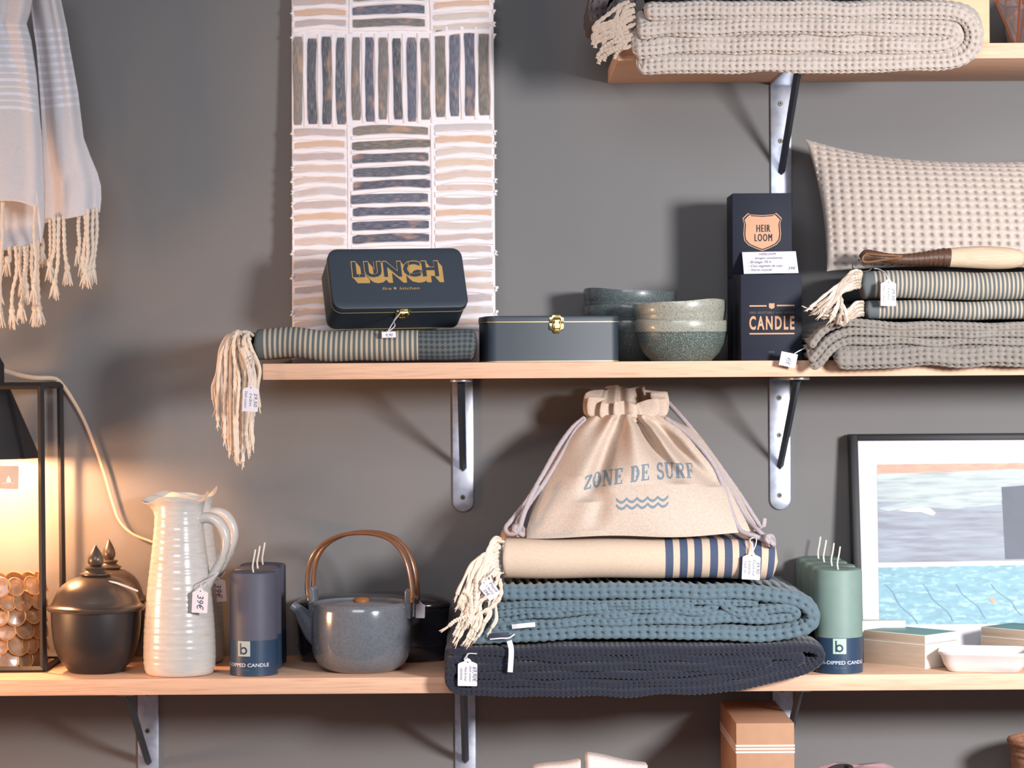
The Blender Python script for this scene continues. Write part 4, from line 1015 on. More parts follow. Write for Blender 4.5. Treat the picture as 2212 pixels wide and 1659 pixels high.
for s, px_ in ((-1, 671), (1, 898)):
    q0, q1 = Vector(TPs(px_, 1303, -0.023)), Vector(TPs(px_, 1303, 0.023))
    obj('pivot_pin', MB().tube([q0, q1], 0.0024, seg=10), 'brass', t)
    obj('handle_cap', MB().tube([TPs(px_+s*5, 1303, -0.004), TPs(px_+s*5, 1303, 0.004)], 0.0035, seg=10), 'screw_steel', t)
price_tag(t, (908,1318), -0.190, 20, 34, rad(-2), [], [[(908,1302,-0.190),(904,1290,-0.192),(896,1284,-0.20)]], hole=False)
# dark covered dish behind
dx_, dy_ = WX(806,1350,-0.064), -0.064
t = thing('covered_dish', 'long black glazed covered dish behind the teapot', 'dish', (dx_, dy_, Z_LOW1))
SX, SY = 1.0, 0.45
dk = 0.128
def oval(prof, name, m): 
    def fn(p, th, r, z):
        c, s = math.cos(th), math.sin(th); e = 2/3.2
        return (dx_+r*math.copysign(abs(c)**e, c), dy_+r*SY*math.copysign(abs(s)**e, s), Z_LOW1+0.0002+z)
    return obj(name, MB().lathe(prof, (0,0,0), 96, fn=fn), m, t)
oval([(0.001,0),(0.112,0),(0.118,0.003),(0.122,0.016),(0.1225,0.0235),(0.1245,0.0242),(0.1245,0.0258),(0.1228,0.0265),(0.125,0.060),(0.127,0.086),(0.124,0.088),(0.115,0.03),(0.001,0.02)], 'dish_body', 'black_glaze')
oval([(0.1285,0.0885),(0.1290,0.092),(0.1270,0.095),(0.118,0.100),(0.100,0.105),(0.06,0.109),(0.001,0.110)], 'dish_lid', 'black_glaze')

# ================================================================== LOWER SHELF, CENTRE: the textile pile
yn = -0.350
ln_ = lambda X, Y, pz: 0.034*sm((Y+0.348)/0.044)*np.clip((1.078-pz)/0.070, 0, 1)
t = thing('folded_blanket', 'navy waffle blanket at the bottom of the pile, sagging over the shelf front', 'blanket', W(1370,1470,-0.17), 'folded waffle blankets')
mb = MB(); nv = dict(cell=0.0080, amp=0.0027)
folded(mb, pxz([(1000,1444),(976,1452),(972,1474),(990,1492),(1040,1497),(1200,1497),(1400,1496),(1540,1489),(1640,1474),(1725,1452),(1770,1428),(1766,1408),(1722,1401),(1600,1405),(1450,1407),(1300,1407),(1150,1409),(1020,1411),(968,1405)], yn), 0.0140, yn, -0.03, seed=3, wavez=0.0012, lift=ln_, **nv)
folded(mb, pxz([(1004,1476),(1100,1478),(1300,1479),(1450,1477),(1560,1468),(1660,1450),(1722,1432),(1728,1420),(1700,1417),(1550,1421),(1400,1423),(1250,1422),(1100,1424),(1000,1426),(972,1432),(974,1446)], yn), 0.0138, yn+0.003, -0.03, seed=4, wavez=0.0016, lift=ln_, **nv)
folded(mb, pxz([(1010,1460),(1150,1460),(1350,1459),(1500,1455),(1600,1444),(1655,1434),(1640,1430),(1500,1440),(1350,1441),(1150,1442),(1020,1443)], yn), 0.0130, yn+0.001, -0.03, seed=6, wavez=0.0016, lift=ln_, **nv)
obj('blanket_body', mb, 'navy_waffle', t)
price_tag(t, (1010,1452), yn-0.006, 42, 60, rad(-1), [('69,90€', 0.24, 0.52), ('Nid coton', 0.12, 0.55), ('Plaid & drap', 0.12, 0.50), ('ARDENNE', 0.12, 0.42)], [[(1010,1424,yn-0.006),(1008,1418,yn-0.006),(1012,1412,yn-0.007),(1030,1412,yn-0.002)], [(1004,1424,yn-0.006),(1003,1424,yn-0.006),(1012,1412,yn-0.007)]])
yt = -0.345
t = thing('folded_blanket', 'teal waffle blanket in the middle of the pile, rounded fold at right', 'blanket', W(1370,1390,-0.17), 'folded waffle blankets')
lt_ = lambda X, Y, pz: 0.022*sm((Y+0.345)/0.055)*np.clip((1.150-pz)/0.080, 0, 1)
mb = MB(); tv = dict(cell=0.0138, amp=0.0052)
folded(mb, pxz([(1078,1284),(1200,1282),(1400,1280),(1550,1282),(1660,1287),(1722,1298),(1754,1322),(1754,1348),(1722,1366),(1640,1374),(1500,1370),(1350,1367),(1200,1371),(1080,1377),(1012,1382)], yt), 0.0215, yt, -0.03, seed=3, wavez=0.001, lift=lt_, **tv)
folded(mb, pxz([(1012,1368),(1100,1356),(1250,1346),(1400,1342),(1550,1339),(1650,1339),(1708,1335),(1722,1324),(1698,1314),(1640,1320),(1600,1327),(1576,1318),(1556,1302),(1536,1314),(1500,1320),(1380,1316),(1250,1321),(1120,1333),(1020,1354)], yt), 0.0140, yt+0.002, -0.03, seed=4, wavez=0.0012, lift=lt_, cell=0.0118, amp=0.0042)
folded(mb, pxz([(1045,1312),(1150,1307),(1300,1305),(1450,1302),(1540,1301),(1640,1306)], yt), 0.0095, yt+0.003, -0.03, seed=7, wavez=0.0014, lift=lt_, cell=0.0105, amp=0.0036)
folded(mb, pxz([(1030,1334),(1150,1320),(1300,1313),(1420,1310),(1500,1310)], yt), 0.0090, yt+0.001, -0.03, seed=8, wavez=0.0014, lift=lt_, cell=0.0105, amp=0.0036)
folded(mb, pxz([(1250,1332),(1400,1329),(1550,1330),(1660,1330)], yt), 0.0110, yt+0.004, -0.03, seed=9, wavez=0.001, lift=lt_, cell=0.0118, amp=0.0036)
obj('blanket_body', mb, 'teal_waffle', t)
rr = random.Random(8)
mb = MB()
def ribbon(mb, pts, w_, up=(0,0,1)): mb.tube(crom([W(*p) for p in pts], 20), 0.0005, seg=6, ry=w_/2, up=up)
ribbon(mb, [(1055,1375,yt-0.006),(1080,1373,yt-0.010),(1100,1372,yt-0.008)], 0.009)
cl = obj('care_label', mb, 'care_label', t, label='dark sewn-in label')
mb = MB(); ribbon(mb, [(1058,1381,yt-0.008),(1080,1379,yt-0.012),(1099,1378,yt-0.011),(1112,1370,yt-0.008)], 0.0022); ribbon(mb, [(1100,1384,yt-0.010),(1104,1400,yt-0.012),(1104,1420,yt-0.014),(1102,1452,yt-0.014)], 0.008, up=(1,0,0)); ribbon(mb, [(1106,1354,yt-0.006),(1125,1352,yt-0.010),(1156,1349,yt-0.010)], 0.007)
obj('label_ribbon', mb, 'paper', cl)
# sand towel with navy stripes
ys = -0.325
t = thing('striped_towel', 'sand towel with navy stripes on top of the teal blanket, fringed at left', 'towel', W(1370,1255,-0.16))
mb = MB(); x0_ = WX(1083,1210,ys)
bars = [(1440,1457),(1472,1488),(1503,1520),(1535,1552),(1566,1583),(1598,1614),(1630,1646),(1660,1676)]
bs = [(WX(a,1210,ys)-x0_, WX(b,1210,ys)-x0_) for a, b in bars]
folded(mb, pxz([(1080,1210),(1150,1210),(1300,1210),(1450,1209),(1560,1210),(1640,1212),(1682,1215)], ys), 0.0605, ys, -0.03, None, 0, ends=0.35, ds=0.0020, seed=3, wavez=0.0012, wavey=0.004, wfreq=22, mi_fn=lambda s: 1 if any(a <= s <= b for a, b in bs) else 0)
obj('towel_body', mb, ['towel_sand', 'towel_navy'], t)
mb = MB()
for i in range(46):
    a = rad(-78+156*i/45); c = W(1081,1210,ys+0.032-0.0325*math.cos(a)); zc = c.z+0.0320*math.sin(a)
    mb.tube([(c.x-0.002, c.y, zc), (c.x+0.0035, c.y-0.0008*math.cos(a), zc+0.0012)], 0.0007, seg=5)
obj('hem_stitching', mb, 'care_label', t)
rr = random.Random(17)
for i in range(30):
    a = i/29
    x0 = 1090-rr.uniform(0,6); y0 = 1166+a*74+rr.uniform(-4,4); yy = ys+0.012+0.03*rr.random()
    xe = 975+48*rr.random()+14*(1-a); ye = 1275+rr.uniform(0,110)
    if a > 0.7: xe, ye = 1000+70*rr.random(), 1290+rr.uniform(0,70)
    xm, ym = (x0+xe)/2-12+rr.uniform(-14,8), (y0+ye)/2-22+rr.uniform(-10,14)
    strand(t, [W(x0,y0,yy), W(x0-22,y0+rr.uniform(-4,10),ys-0.010), W(xm,ym,ys-0.020), W(xe+10,ye-24,ys-0.031), W(xe,ye,ys-0.031-0.004*rr.random())], 0.0027, 'cream_cord', seed=i, n=34)
for i, (pp) in enumerate([[(1078,1240),(1070,1262),(1050,1290),(1026,1308),(1018,1335)], [(1080,1250),(1082,1285),(1064,1310),(1036,1326),(1014,1346)], [(1030,1250),(1028,1290),(1024,1320),(1008,1350)], [(1000,1276),(1016,1290),(1018,1320),(1012,1340)], [(1012,1330),(985,1340),(970,1352)]]):
    strand(t, [W(a, b, ys-0.033-0.001*i) for a, b in pp], 0.0032, 'cream_cord', seed=60+i, n=30)
price_tag(t, (1056,1272), ys-0.036, 30, 46, rad(38), [('Plaid', 0.2, 0.5), ('1,4x2m', 0.2, 0.5), ('39€', 0.24, 0.35)], [[(1042,1255,ys-0.036),(1060,1240,ys-0.03),(1072,1222,ys-0.004)]])
price_tag(t, (1623,1222), ys-0.012, 39, 60, rad(-3), [('39,90', 0.2, 0.42), ('Fouta nid', 0.15, 0.55), ('d\'abeille', 0.15, 0.5), ('1x2 m', 0.15, 0.4)], [[(1624,1196,ys-0.012),(1626,1180,ys-0.010),(1620,1166,ys-0.004),(1630,1160,ys+0.004)], [(1624,1196,ys-0.012),(1632,1178,ys-0.010),(1634,1164,ys-0.002),(1630,1158,ys+0.004)]])

# ------------------------------------------------------------------ drawstring bag
t = thing('drawstring_bag', 'natural linen drawstring bag printed ZONE DE SURF on the towel pile', 'bag', W(1390,1160,-0.2))
OUT = np.array([(1161,1137,1640),(1140,1138,1632),(1110,1146,1616),(1060,1163,1592),(1000,1190,1556),(950,1214,1520),(925,1234,1492),(908,1256,1456),(900,1266,1442)], dtype=float)
def bag_outline(v):
    yy = 1160 + (900-1160)*v
    xl = np.interp(-yy, -OUT[:,0], OUT[:,1]); xr = np.interp(-yy, -OUT[:,0], OUT[:,2]); return yy, xl, xr
def bag_grid(side, n=200, m=120):
    P = np.zeros((n, m, 3)); U = np.linspace(-1, 1, n)
    for j in range(m):
        v = j/(m-1); yy, xl, xr = bag_outline(v)
        yc = -0.282 + 0.145*v**1.1
        for i in range(n):
            u = U[i]; px_ = xl+(xr-xl)*(u+1)/2
            py_ = yy - (10*(u+1)/2)*(1-v)*max(0, 1-v*2) + 3*math.sin(u*5)*(1-v)*max(0,1-4*v) - (6*(1-u*u))*v
            e = (1-abs(u)**2.4)**0.75 if abs(u) < 1 else 0
            B = (0.028 + 0.040*math.sin(PI*min(1, v*0.9+0.1)) + 0.018*v)*e
            pl = 0.0
            if side < 0:
                g = sm(np.array((v-0.42)/0.58)); a = u*(1-0.15*(v))
                pl = 0.0120*g*(math.cos(15.5*u+0.6*math.sin(4*u)+0.4) ) * (1-abs(u)**6)
                # long folds running down from the neck
                def crease(u0, v0, u1, v1, w, d):
                    tt = min(1, max(0, (v-v0)/(v1-v0))); uc = u0+(u1-u0)*tt
                    fade = math.sin(PI*min(1, max(0, (v-v0)/(v1-v0))))**0.6 if v0 < v < v1 else 0
                    return -d*fade*math.exp(-((u-uc)/w)**2)
                pl += crease(-0.50,0.30,-0.30,0.97,0.11,0.046) + crease(0.42,0.45,0.10,1.0,0.10,0.040) + crease(0.80,0.42,0.35,1.0,0.11,0.044) + crease(-0.42,0.05,-0.36,0.40,0.09,0.014) + crease(-0.72,0.02,-0.62,0.5,0.16,0.014)
                pl -= crease(-0.72,0.2,-0.55,0.9,0.14,0.010) + crease(-0.05,0.45,-0.05,1.0,0.16,0.012) + crease(0.55,0.5,0.22,1.0,0.10,0.008)
                pl += 0.0018*math.sin(9*u+5*v)*math.sin(7*v+1)
                pl *= e
            p = W(px_, py_, yc)
            yf = yc + side*(B + pl) if side < 0 else yc + B*0.45
            P[i, j] = (p.x, min(yf, -0.012), p.z)
    return P
mb = MB(); Pf = bag_grid(-1); mb.grid(Pf); mb.grid(bag_grid(1))
bag = obj('bag_body', mb, 'linen', t, weld=True, angle=rad(70))
bbv = bvh_of(bag)
def onbag(x, z, d=0.0006):
    h = bbv.ray_cast(Vector((x, -2.0, z)), Vector((0, 1, 0)))
    return (x, (h[0].y if h[0] is not None else -0.25)-d, z)
# gathered frill above the cord channel
yc = -0.137; nz_ = W(1352,902,yc); ax, ay = 88*K(yc), 0.048
n, m = 260, 26; G = np.zeros((n, m, 3))
for i in range(n):
    th = 2*PI*i/n
    back = 0.5*(1+math.sin(th)); Hh = 0.030+0.026*back + 0.003*math.sin(7*th+1)
    for j in range(m):
        h = j/(m-1)
        pinch = 1 - 0.10*math.exp(-((h-0.12)/0.10)**2)
        fl = (0.08+0.15*h)*math.sin(13*th+1.3*math.sin(3*th)) + 0.04*math.sin(23*th)*h
        R = pinch*(1+fl)*(0.92+0.10*h-0.10*h*h*2)
        G[i, j] = (nz_.x + ax*R*math.cos(th), min(-0.010, yc + 0.004 + ay*R*math.sin(th)), nz_.z - 0.006 + Hh*h)
mb = MB().grid(G, cu=True); 
obj('gathered_frill', mb, 'linen', t, solid=0.0012, angle=rad(80))
mb = MB(); cp = []
for i in range(120):
    th = 2*PI*i/120; cp.append((nz_.x + ax*1.0*math.cos(th), min(-0.010, yc+0.004+ay*1.0*math.sin(th)), nz_.z-0.003+0.003*math.sin(th)))
cords = [
 [(1262,903,-0.150),(1236,925,-0.165),(1205,968,-0.19),(1170,1030,-0.215),(1140,1080,-0.235),(1110,1118,-0.25),(1093,1140,-0.256),(1100,1153,-0.262),(1116,1150,-0.27),(1124,1136,-0.272)],
 [(1264,908,-0.155),(1242,932,-0.17),(1212,985,-0.20),(1178,1040,-0.222),(1150,1078,-0.24),(1133,1104,-0.25),(1118,1128,-0.26),(1122,1140,-0.272)],
 [(1124,1138,-0.272),(1132,1110,-0.268),(1146,1075,-0.262),(1160,1048,-0.25)],
 [(1396,848,-0.080),(1420,850,-0.090),(1445,872,-0.11),(1480,910,-0.14),(1520,960,-0.17),(1560,1015,-0.20),(1600,1072,-0.225),(1636,1128,-0.245),(1648,1140,-0.25),(1651,1120,-0.25)],
 [(1440,905,-0.170),(1478,932,-0.19),(1515,968,-0.212),(1545,1010,-0.225),(1565,1060,-0.245),(1582,1110,-0.268),(1600,1146,-0.282),(1630,1158,-0.296),(1652,1166,-0.298)],
 [(1450,912,-0.165),(1490,945,-0.185),(1528,985,-0.205),(1560,1030,-0.222),(1590,1078,-0.245),(1616,1122,-0.265),(1640,1148,-0.288),(1656,1164,-0.296),(1662,1172,-0.298)]]
for i, c_ in enumerate(cords):
    C_ = crom([tuple(W(p[0], p[1], p[2]-0.020*min(1, max(0, (p[1]-900)/250)))) for p in c_], 60)
    mb = MB().tube([tuple(p) for p in C_], [0.0039*(1+0.06*math.sin(q*2.4)) for q in range(60)], seg=10)
    obj('drawcord', mb, 'grey_cord', t)
mb = MB(); kn = W(1120,1146,-0.286)
for a in (0, 1, 2): mb.tube([kn+Vector((0.007*math.cos(q+a*2), 0.005*math.sin(q*2+a), 0.007*math.sin(q+a*1.3))) for q in np.linspace(0, 4.8, 24)], 0.0036, seg=8)
obj('cord_knot', mb, 'grey_cord', t)
mb = MB(); kn2 = W(1663,1167,-0.330)
for a in (0, 1, 2): mb.tube([kn2+Vector((0.006*math.cos(q+a*2), 0.005*math.sin(q*2+a), 0.007*math.sin(q+a*1.3))) for q in np.linspace(0, 4.8, 24)], 0.0036, seg=8)
obj('cord_knot', mb, 'grey_cord', t)
# slab-serif print, drawn stroke by stroke (unit height)
def arc(cx, cz, rx, rz, a0, a1, n=14): return [(cx+rx*math.cos(rad(a)), cz+rz*math.sin(rad(a))) for a in np.linspace(a0, a1, n)]
TH_, TN = 0.20, 0.085
GL = {
 'Z': (0.62, [([(0.06,0.94),(0.58,0.94)],TN*1.4),([(0.55,0.92),(0.08,0.08)],TH_),([(0.04,0.06),(0.58,0.06)],TN*1.4),([(0.06,0.96),(0.06,0.76)],TN),([(0.57,0.04),(0.57,0.26)],TN)]),
 'O': (0.66, [(arc(0.33,0.5,0.24,0.46,0,360,36),0.13),(arc(0.33,0.5,0.25,0.30,120,240),TH_),(arc(0.33,0.5,0.25,0.30,-60,60),TH_)]),
 'N': (0.78, [([(0.14,0),(0.14,1)],TN),([(0.14,0.98),(0.62,0.02)],TH_),([(0.64,0),(0.64,1)],TN),([(0.0,0.03),(0.28,0.03)],TN),([(0.0,0.97),(0.22,0.97)],TN),([(0.5,0.97),(0.78,0.97)],TN)]),
 'E': (0.66, [([(0.18,0),(0.18,1)],TH_),([(0.02,0.04),(0.60,0.04)],TN),([(0.02,0.96),(0.60,0.96)],TN),([(0.2,0.5),(0.46,0.5)],TN),([(0.46,0.38),(0.46,0.62)],TN),([(0.60,0.0),(0.60,0.26)],TN),([(0.60,1.0),(0.60,0.74)],TN)]),
 'D': (0.74, [([(0.18,0),(0.18,1)],TH_),([(0.02,0.04),(0.36,0.04)],TN),([(0.02,0.96),(0.36,0.96)],TN),(arc(0.34,0.5,0.28,0.46,-90,90,20),0.12),(arc(0.36,0.5,0.25,0.30,-60,60),TH_)]),
 'S': (0.58, [(arc(0.29,0.735,0.21,0.225,20,270,20)+arc(0.29,0.265,0.22,0.235,90,-160,20),0.15),([(0.5,0.99),(0.5,0.74)],TN),([(0.07,0.01),(0.07,0.28)],TN)]),
 'U': (0.76, [([(0.18,1),(0.18,0.3)],TH_),(arc(0.38,0.28,0.21,0.24,180,360,16),0.13),([(0.60,0.28),(0.60,1)],TN),([(0.02,0.97),(0.36,0.97)],TN),([(0.46,0.97),(0.74,0.97)],TN)]),
 'R': (0.74, [([(0.18,0),(0.18,1)],TH_),([(0.02,0.04),(0.36,0.04)],TN),([(0.02,0.96),(0.36,0.96)],TN),(arc(0.36,0.73,0.22,0.23,-90,90,16),0.14),([(0.2,0.5),(0.4,0.5)],TN),([(0.40,0.5),(0.58,0.06)],TH_*0.9),([(0.52,0.04),(0.72,0.04)],TN)]),
 'F': (0.62, [([(0.18,0),(0.18,1)],TH_),([(0.02,0.04),(0.38,0.04)],TN),([(0.02,0.96),(0.58,0.96)],TN),([(0.2,0.5),(0.46,0.5)],TN),([(0.46,0.36),(0.46,0.64)],TN),([(0.58,1.0),(0.58,0.70)],TN)]),
 ' ': (0.42, [])}
def ribbon2(mb, pts, w, fn):
    P = [Vector((p[0], p[1])) for p in pts]; Q = []
    for a, b in zip(P, P[1:]):
        n = max(1, int((b-a).length/0.06))
        for q in range(n): Q.append(a+(b-a)*q/n)
    Q.append(P[-1]); n = len(Q); V = []
    for i in range(n):
        d = (Q[min(i+1,n-1)]-Q[max(i-1,0)]).normalized(); nn = Vector((-d.y, d.x))*w/2
        V += [fn(Q[i].x+nn.x, Q[i].y+nn.y), fn(Q[i].x, Q[i].y), fn(Q[i].x-nn.x, Q[i].y-nn.y)]
    mb.add(V, [(3*i+q, 3*i+q+1, 3*i+q+4, 3*i+q+3) for i in range(n-1) for q in (0, 1)])
def slab_text(mb, s, place, gap=0.10):
    tot = sum(GL[c][0]+gap for c in s)-gap; x = 0
    for c in s:
        for pts, w in GL[c][1]: ribbon2(mb, pts, w, lambda a, b, x=x: place((x+a)/tot, b))
        x += GL[c][0]+gap
BASE = crom([(1258,1056),(1300,1046),(1340,1040),(1390,1033),(1440,1030),(1495,1030)], 60)
def onprint(u, h):
    i = min(59.0, max(0.0, u*59)); a = int(min(58, i)); q = BASE[a]*(1-(i-a))+BASE[a+1]*(i-a)
    p = W(q[0]+ (4*(1-u))*h, q[1]-h*(30+ 4*(1-abs(2*u-1))), -0.225); return onbag(p.x, p.z)
mb = MB(); slab_text(mb, 'ZONE DE SURF', onprint)
obj('printed_lettering', mb, 'print_blue', bag, smooth=False, label='faded blue print reading ZONE DE SURF')
for yy in (1076, 1089):
    mb = MB(); wv = []
    for q in np.linspace(0, 1, 90):
        px_ = 1325+110*q; wv.append((px_, yy - 6*q + 5.0*abs(math.sin(q*PI*5))*1.5 - 4))
    for a_, (p0, p1) in enumerate(zip(wv, wv[1:])):
        V = []
        for (qx, qy) in (p0, p1):
            for dd in (-2.8, 2.8): p = W(qx, qy+dd, -0.225); V.append(onbag(p.x, p.z))
        mb.add(V, [(0,1,3,2)])
    obj('printed_wave', mb, 'print_blue', bag, smooth=False)

# ================================================================== LOWER SHELF, RIGHT: framed print, boxes, dish
t = thing('framed_print', 'black framed seaside print in white mat leaning on the wall', 'picture', W(2150,1420,-0.1))
fz0 = Z_LOW1+0.0003; fz1 = WZ(1836,939,-0.045); fy_b, fy_t = -0.090, -0.038
fl_ = WX(1836,940,fy_t); fr_ = 1.04
def FP(x, z, d=0.0):     # x to the right in metres, z up along the leaning face
    s = (z-fz0)/(fz1-fz0); return (x, fy_b+(fy_t-fy_b)*s - d, z)
mb = MB(); wd = 0.0125; dp_ = 0.030
def fbar(x0, z0, x1, z1):
    v = [FP(x0,z0,0.004),FP(x1,z0,0.004),FP(x1,z1,0.004),FP(x0,z1,0.004),FP(x0,z0,-dp_),FP(x1,z0,-dp_),FP(x1,z1,-dp_),FP(x0,z1,-dp_)]
    mb.add(v, [(0,1,2,3),(7,6,5,4),(0,4,5,1),(1,5,6,2),(2,6,7,3),(3,7,4,0)])
fbar(fl_, fz0, fl_+wd, fz1); fbar(fr_-wd, fz0, fr_, fz1); fbar(fl_+wd, fz1-wd*0.8, fr_-wd, fz1); fbar(fl_+wd, fz0, fr_-wd, fz0+wd)
obj('frame', mb, 'black_frame', t, bevel=0.001)
obj('mat_board', MB().add([FP(fl_+0.004,fz0+0.004,-0.003),FP(fr_-0.004,fz0+0.004,-0.003),FP(fr_-0.004,fz1-0.004,-0.003),FP(fl_+0.004,fz1-0.004,-0.003),FP(fl_+0.004,fz0+0.004,-0.012),FP(fr_-0.004,fz0+0.004,-0.012),FP(fr_-0.004,fz1-0.004,-0.012),FP(fl_+0.004,fz1-0.004,-0.012)], [(0,1,2,3),(7,6,5,4),(0,4,5,1),(1,5,6,2),(2,6,7,3),(3,7,4,0)]), 'mat_board', t, smooth=False)
def PP(px_, py_, d=0.0):
    yy = -0.08
    for _ in range(5):
        p = W(px_, py_, yy); yy = FP(0, p.z)[1]
    return (p.x, yy+0.003-0.0006-d, p.z)
PIC = MB()
def poly(pts, mi, d=0.0): PIC.add([PP(a, b, d) for a, b in pts], [tuple(range(len(pts)))], mi)
XR = 2440
poly([(1895,1003),(XR,998),(XR,1016),(2180,1014),(2040,1020),(1895,1024)], 0)
poly([(1895,1024),(2040,1020),(2180,1014),(XR,1016),(XR,1080),(1896,1084)], 1)
poly([(1896,1084),(XR,1080),(XR,1208),(1898,1216)], 2)
poly([(1898,1216),(XR,1208),(XR,1216),(1898,1226)], 3)
poly([(1898,1226),(XR,1216),(XR,1346),(1900,1350)], 4)
poly([(1940,1102),(1985,1094),(2010,1098),(2022,1108),(2016,1114),(1990,1106),(1965,1106)], 3, 0.0004)
poly([(2164,1052),(2250,1046),(XR,1060),(XR,1206),(2172,1208),(2168,1130)], 5, 0.0004)
poly([(1896,1098),(1960,1084),(2160,1070),(2164,1090),(2060,1100),(1980,1094),(1920,1104)], 1, 0.0003)
rr = random.Random(3)
for i in range(5):
    xa = 1915+i*75+rr.uniform(-8,8); pts = [(xa+70*q+4*math.sin(q*9+i), 1262+(86-6*i)*q) for q in np.linspace(0, 1, 12)]
    for p, q in zip(pts, pts[1:]): poly([(p[0]-1.6,p[1]),(p[0]+1.6,p[1]),(q[0]+1.6,q[1]),(q[0]-1.6,q[1])], 6, 0.0004)
poly([(2138,1292),(2146,1290),(2152,1298),(2146,1304),(2142,1300)], 7, 0.0008)
obj('seaside_picture', PIC, ['pic_dune','pic_surf','pic_sea','pic_foam','pic_pool','pic_rock','pic_lane','pic_swimmer'], t, smooth=False)

def keepsake(label, nx, ny, a, b, h, phi):
    """box with a corner towards the viewer at (nx, ny); a runs right and back, b runs left and back"""
    t = thing('keepsake_box', label, 'box', (nx, ny, Z_LOW1), 'small wooden keepsake boxes')
    e1 = Vector((math.cos(phi), math.sin(phi), 0)); e2 = Vector((-math.sin(phi), math.cos(phi), 0)); o0 = Vector((nx, ny, Z_LOW1+0.0002))
    def blk(mb, z0, z1, ins=0.0, mtop=0, mright=0, mleft=0):
        p = [o0+e1*ins+e2*ins, o0+e1*(a-ins)+e2*ins, o0+e1*(a-ins)+e2*(b-ins), o0+e1*ins+e2*(b-ins)]
        v = [tuple(q+Vector((0,0,z0))) for q in p]+[tuple(q+Vector((0,0,z1))) for q in p]
        mb.add(v, [(0,3,2,1),(4,5,6,7),(0,1,5,4),(1,2,6,5),(2,3,7,6),(3,0,4,7)], [mleft, mtop, mright, mleft, mright, mleft])
    mb = MB(); blk(mb, 0, h-0.0145, 0, 0, 0, 1); obj('box_body', mb, ['box_white', 'pine_shaded'], t, bevel=0.0008)  # right faces white as lit, left faces brown as shaded, by colour
    mb = MB(); blk(mb, h-0.0138, h, 0, 1, 0, 2); ld_ = obj('box_lid', mb, ['box_white', 'box_teal', 'pine_shaded'], t, bevel=0.0008, label='lid with teal top')
    mb = MB(); blk(mb, 0.001, h-0.016, -0.0003, 0, 0, 0)
    return t
nx = W(1999,1445,-0.242).x
keepsake('small wooden keepsake box with teal lid behind the white dish, beside the green candles', nx, -0.242, 0.088, 0.120, 0.0530, rad(44))
keepsake('small wooden keepsake box with dark teal lid at the right edge, under the framed print', nx+0.190, -0.232, 0.088, 0.120, 0.0560, rad(44))
o = obj('white_block', MB().box((WX(1862,1350,-0.128), -0.122, Z_LOW1+0.0002), (WX(1958,1350,-0.128), -0.098, Z_LOW1+0.064)), 'box_white', bevel=0.001)
tag(o, 'narrow white box standing behind the teal-lidded keepsake box, before the framed print', 'box')
# white dish
t = thing('ceramic_dish', 'white rectangular ceramic dish at the front right of the lower shelf', 'dish', (WX(2127,1440,-0.254), -0.254, Z_LOW1), rot=(0, 0, rad(-13)))
def dring(w, d, r, z): return [(p[0], p[1]-d/2, z) for p in rrect(w, d, r, 8)]
obj('dish_body', loft(MB(), [dring(0.104,0.070,0.012,0.0002), dring(0.110,0.076,0.014,0.0015), dring(0.124,0.090,0.018,0.012), dring(0.134,0.100,0.021,0.0265), dring(0.1400,0.106,0.023,0.0285), dring(0.1405,0.1065,0.023,0.0315), dring(0.137,0.103,0.021,0.0325), dring(0.130,0.096,0.019,0.0275), dring(0.120,0.086,0.016,0.012), dring(0.106,0.072,0.012,0.005)]), 'white_ceramic', t, world=False, angle=rad(60))

# ================================================================== LOWEST SHELF
kx0, kx1 = WX(1590,1600,-0.285), WX(1716,1600,-0.285); kz = WZ(1650,1562,-0.285)
t = thing('kraft_carton', 'tall kraft cardboard carton with white ribbon lines under the lower shelf', 'box', ((kx0+kx1)/2, -0.18, Z_BOT1))
obj('carton_body', MB().box((kx0, -0.285, Z_BOT1+0.0002), (kx1, -0.030, kz)), 'kraft_box', t, bevel=0.0015)
mb = MB()
for py_ in (1611, 1618, 1625): z = WZ(1653,py_,-0.286); mb.box((kx0-0.0006, -0.2858, z-0.0014), (kx1+0.0006, -0.0294, z+0.0014))
obj('ribbon', mb, 'white_ribbon', t, smooth=False)
def soft_slab(label, px0, px1, pyL, pyR, Y, depth, h, lean):
    x0, x1 = WX(px0,1650,Y), WX(px1,1650,Y); zl, zr = WZ(px0,pyL,Y), WZ(px1,pyR,Y)
    n, m = 40, 48; G = np.zeros((n, m, 3))
    for i in range(n):
        a = i/(n-1); w = min(1, math.sqrt(max(0.0, 1-(abs(2*a-1))**26))+0.02)
        zt_ = zl+(zr-zl)*a + 0.001*math.sin(a*7)
        for j in range(m):
            th = 2*PI*j/m; c, s = math.cos(th), math.sin(th)
            yy = Y + depth/2 + depth/2*math.copysign(abs(c)**0.45, c)*w; zz = Z_BOT1+0.0005 + (zt_-Z_BOT1)*(0.5+0.5*math.copysign(abs(s)**0.25, s)*(0.97+0.03*w))
            G[i, j] = (x0+(x1-x0)*a, yy, zz)
    mb = MB(); b0 = mb.n; mb.grid(G, cv=True); mb.f.append([j for j in range(m)]); mb.mi.append(0); mb.f.append([(n-1)*m+j for j in range(m-1,-1,-1)]); mb.mi.append(0)
    o = obj('folded_towel', mb, 'white_terry', angle=rad(80)); return tag(o, label, 'towel', 'white folded towels on the lowest shelf')
soft_slab('white folded towel at the bottom edge, the left and lower one', 1150, 1257, 1662, 1646, -0.27, 0.06, 0.3, 0)
soft_slab('white folded towel at the bottom edge, the right and higher one', 1265, 1402, 1632, 1657, -0.27, 0.06, 0.3, 0)
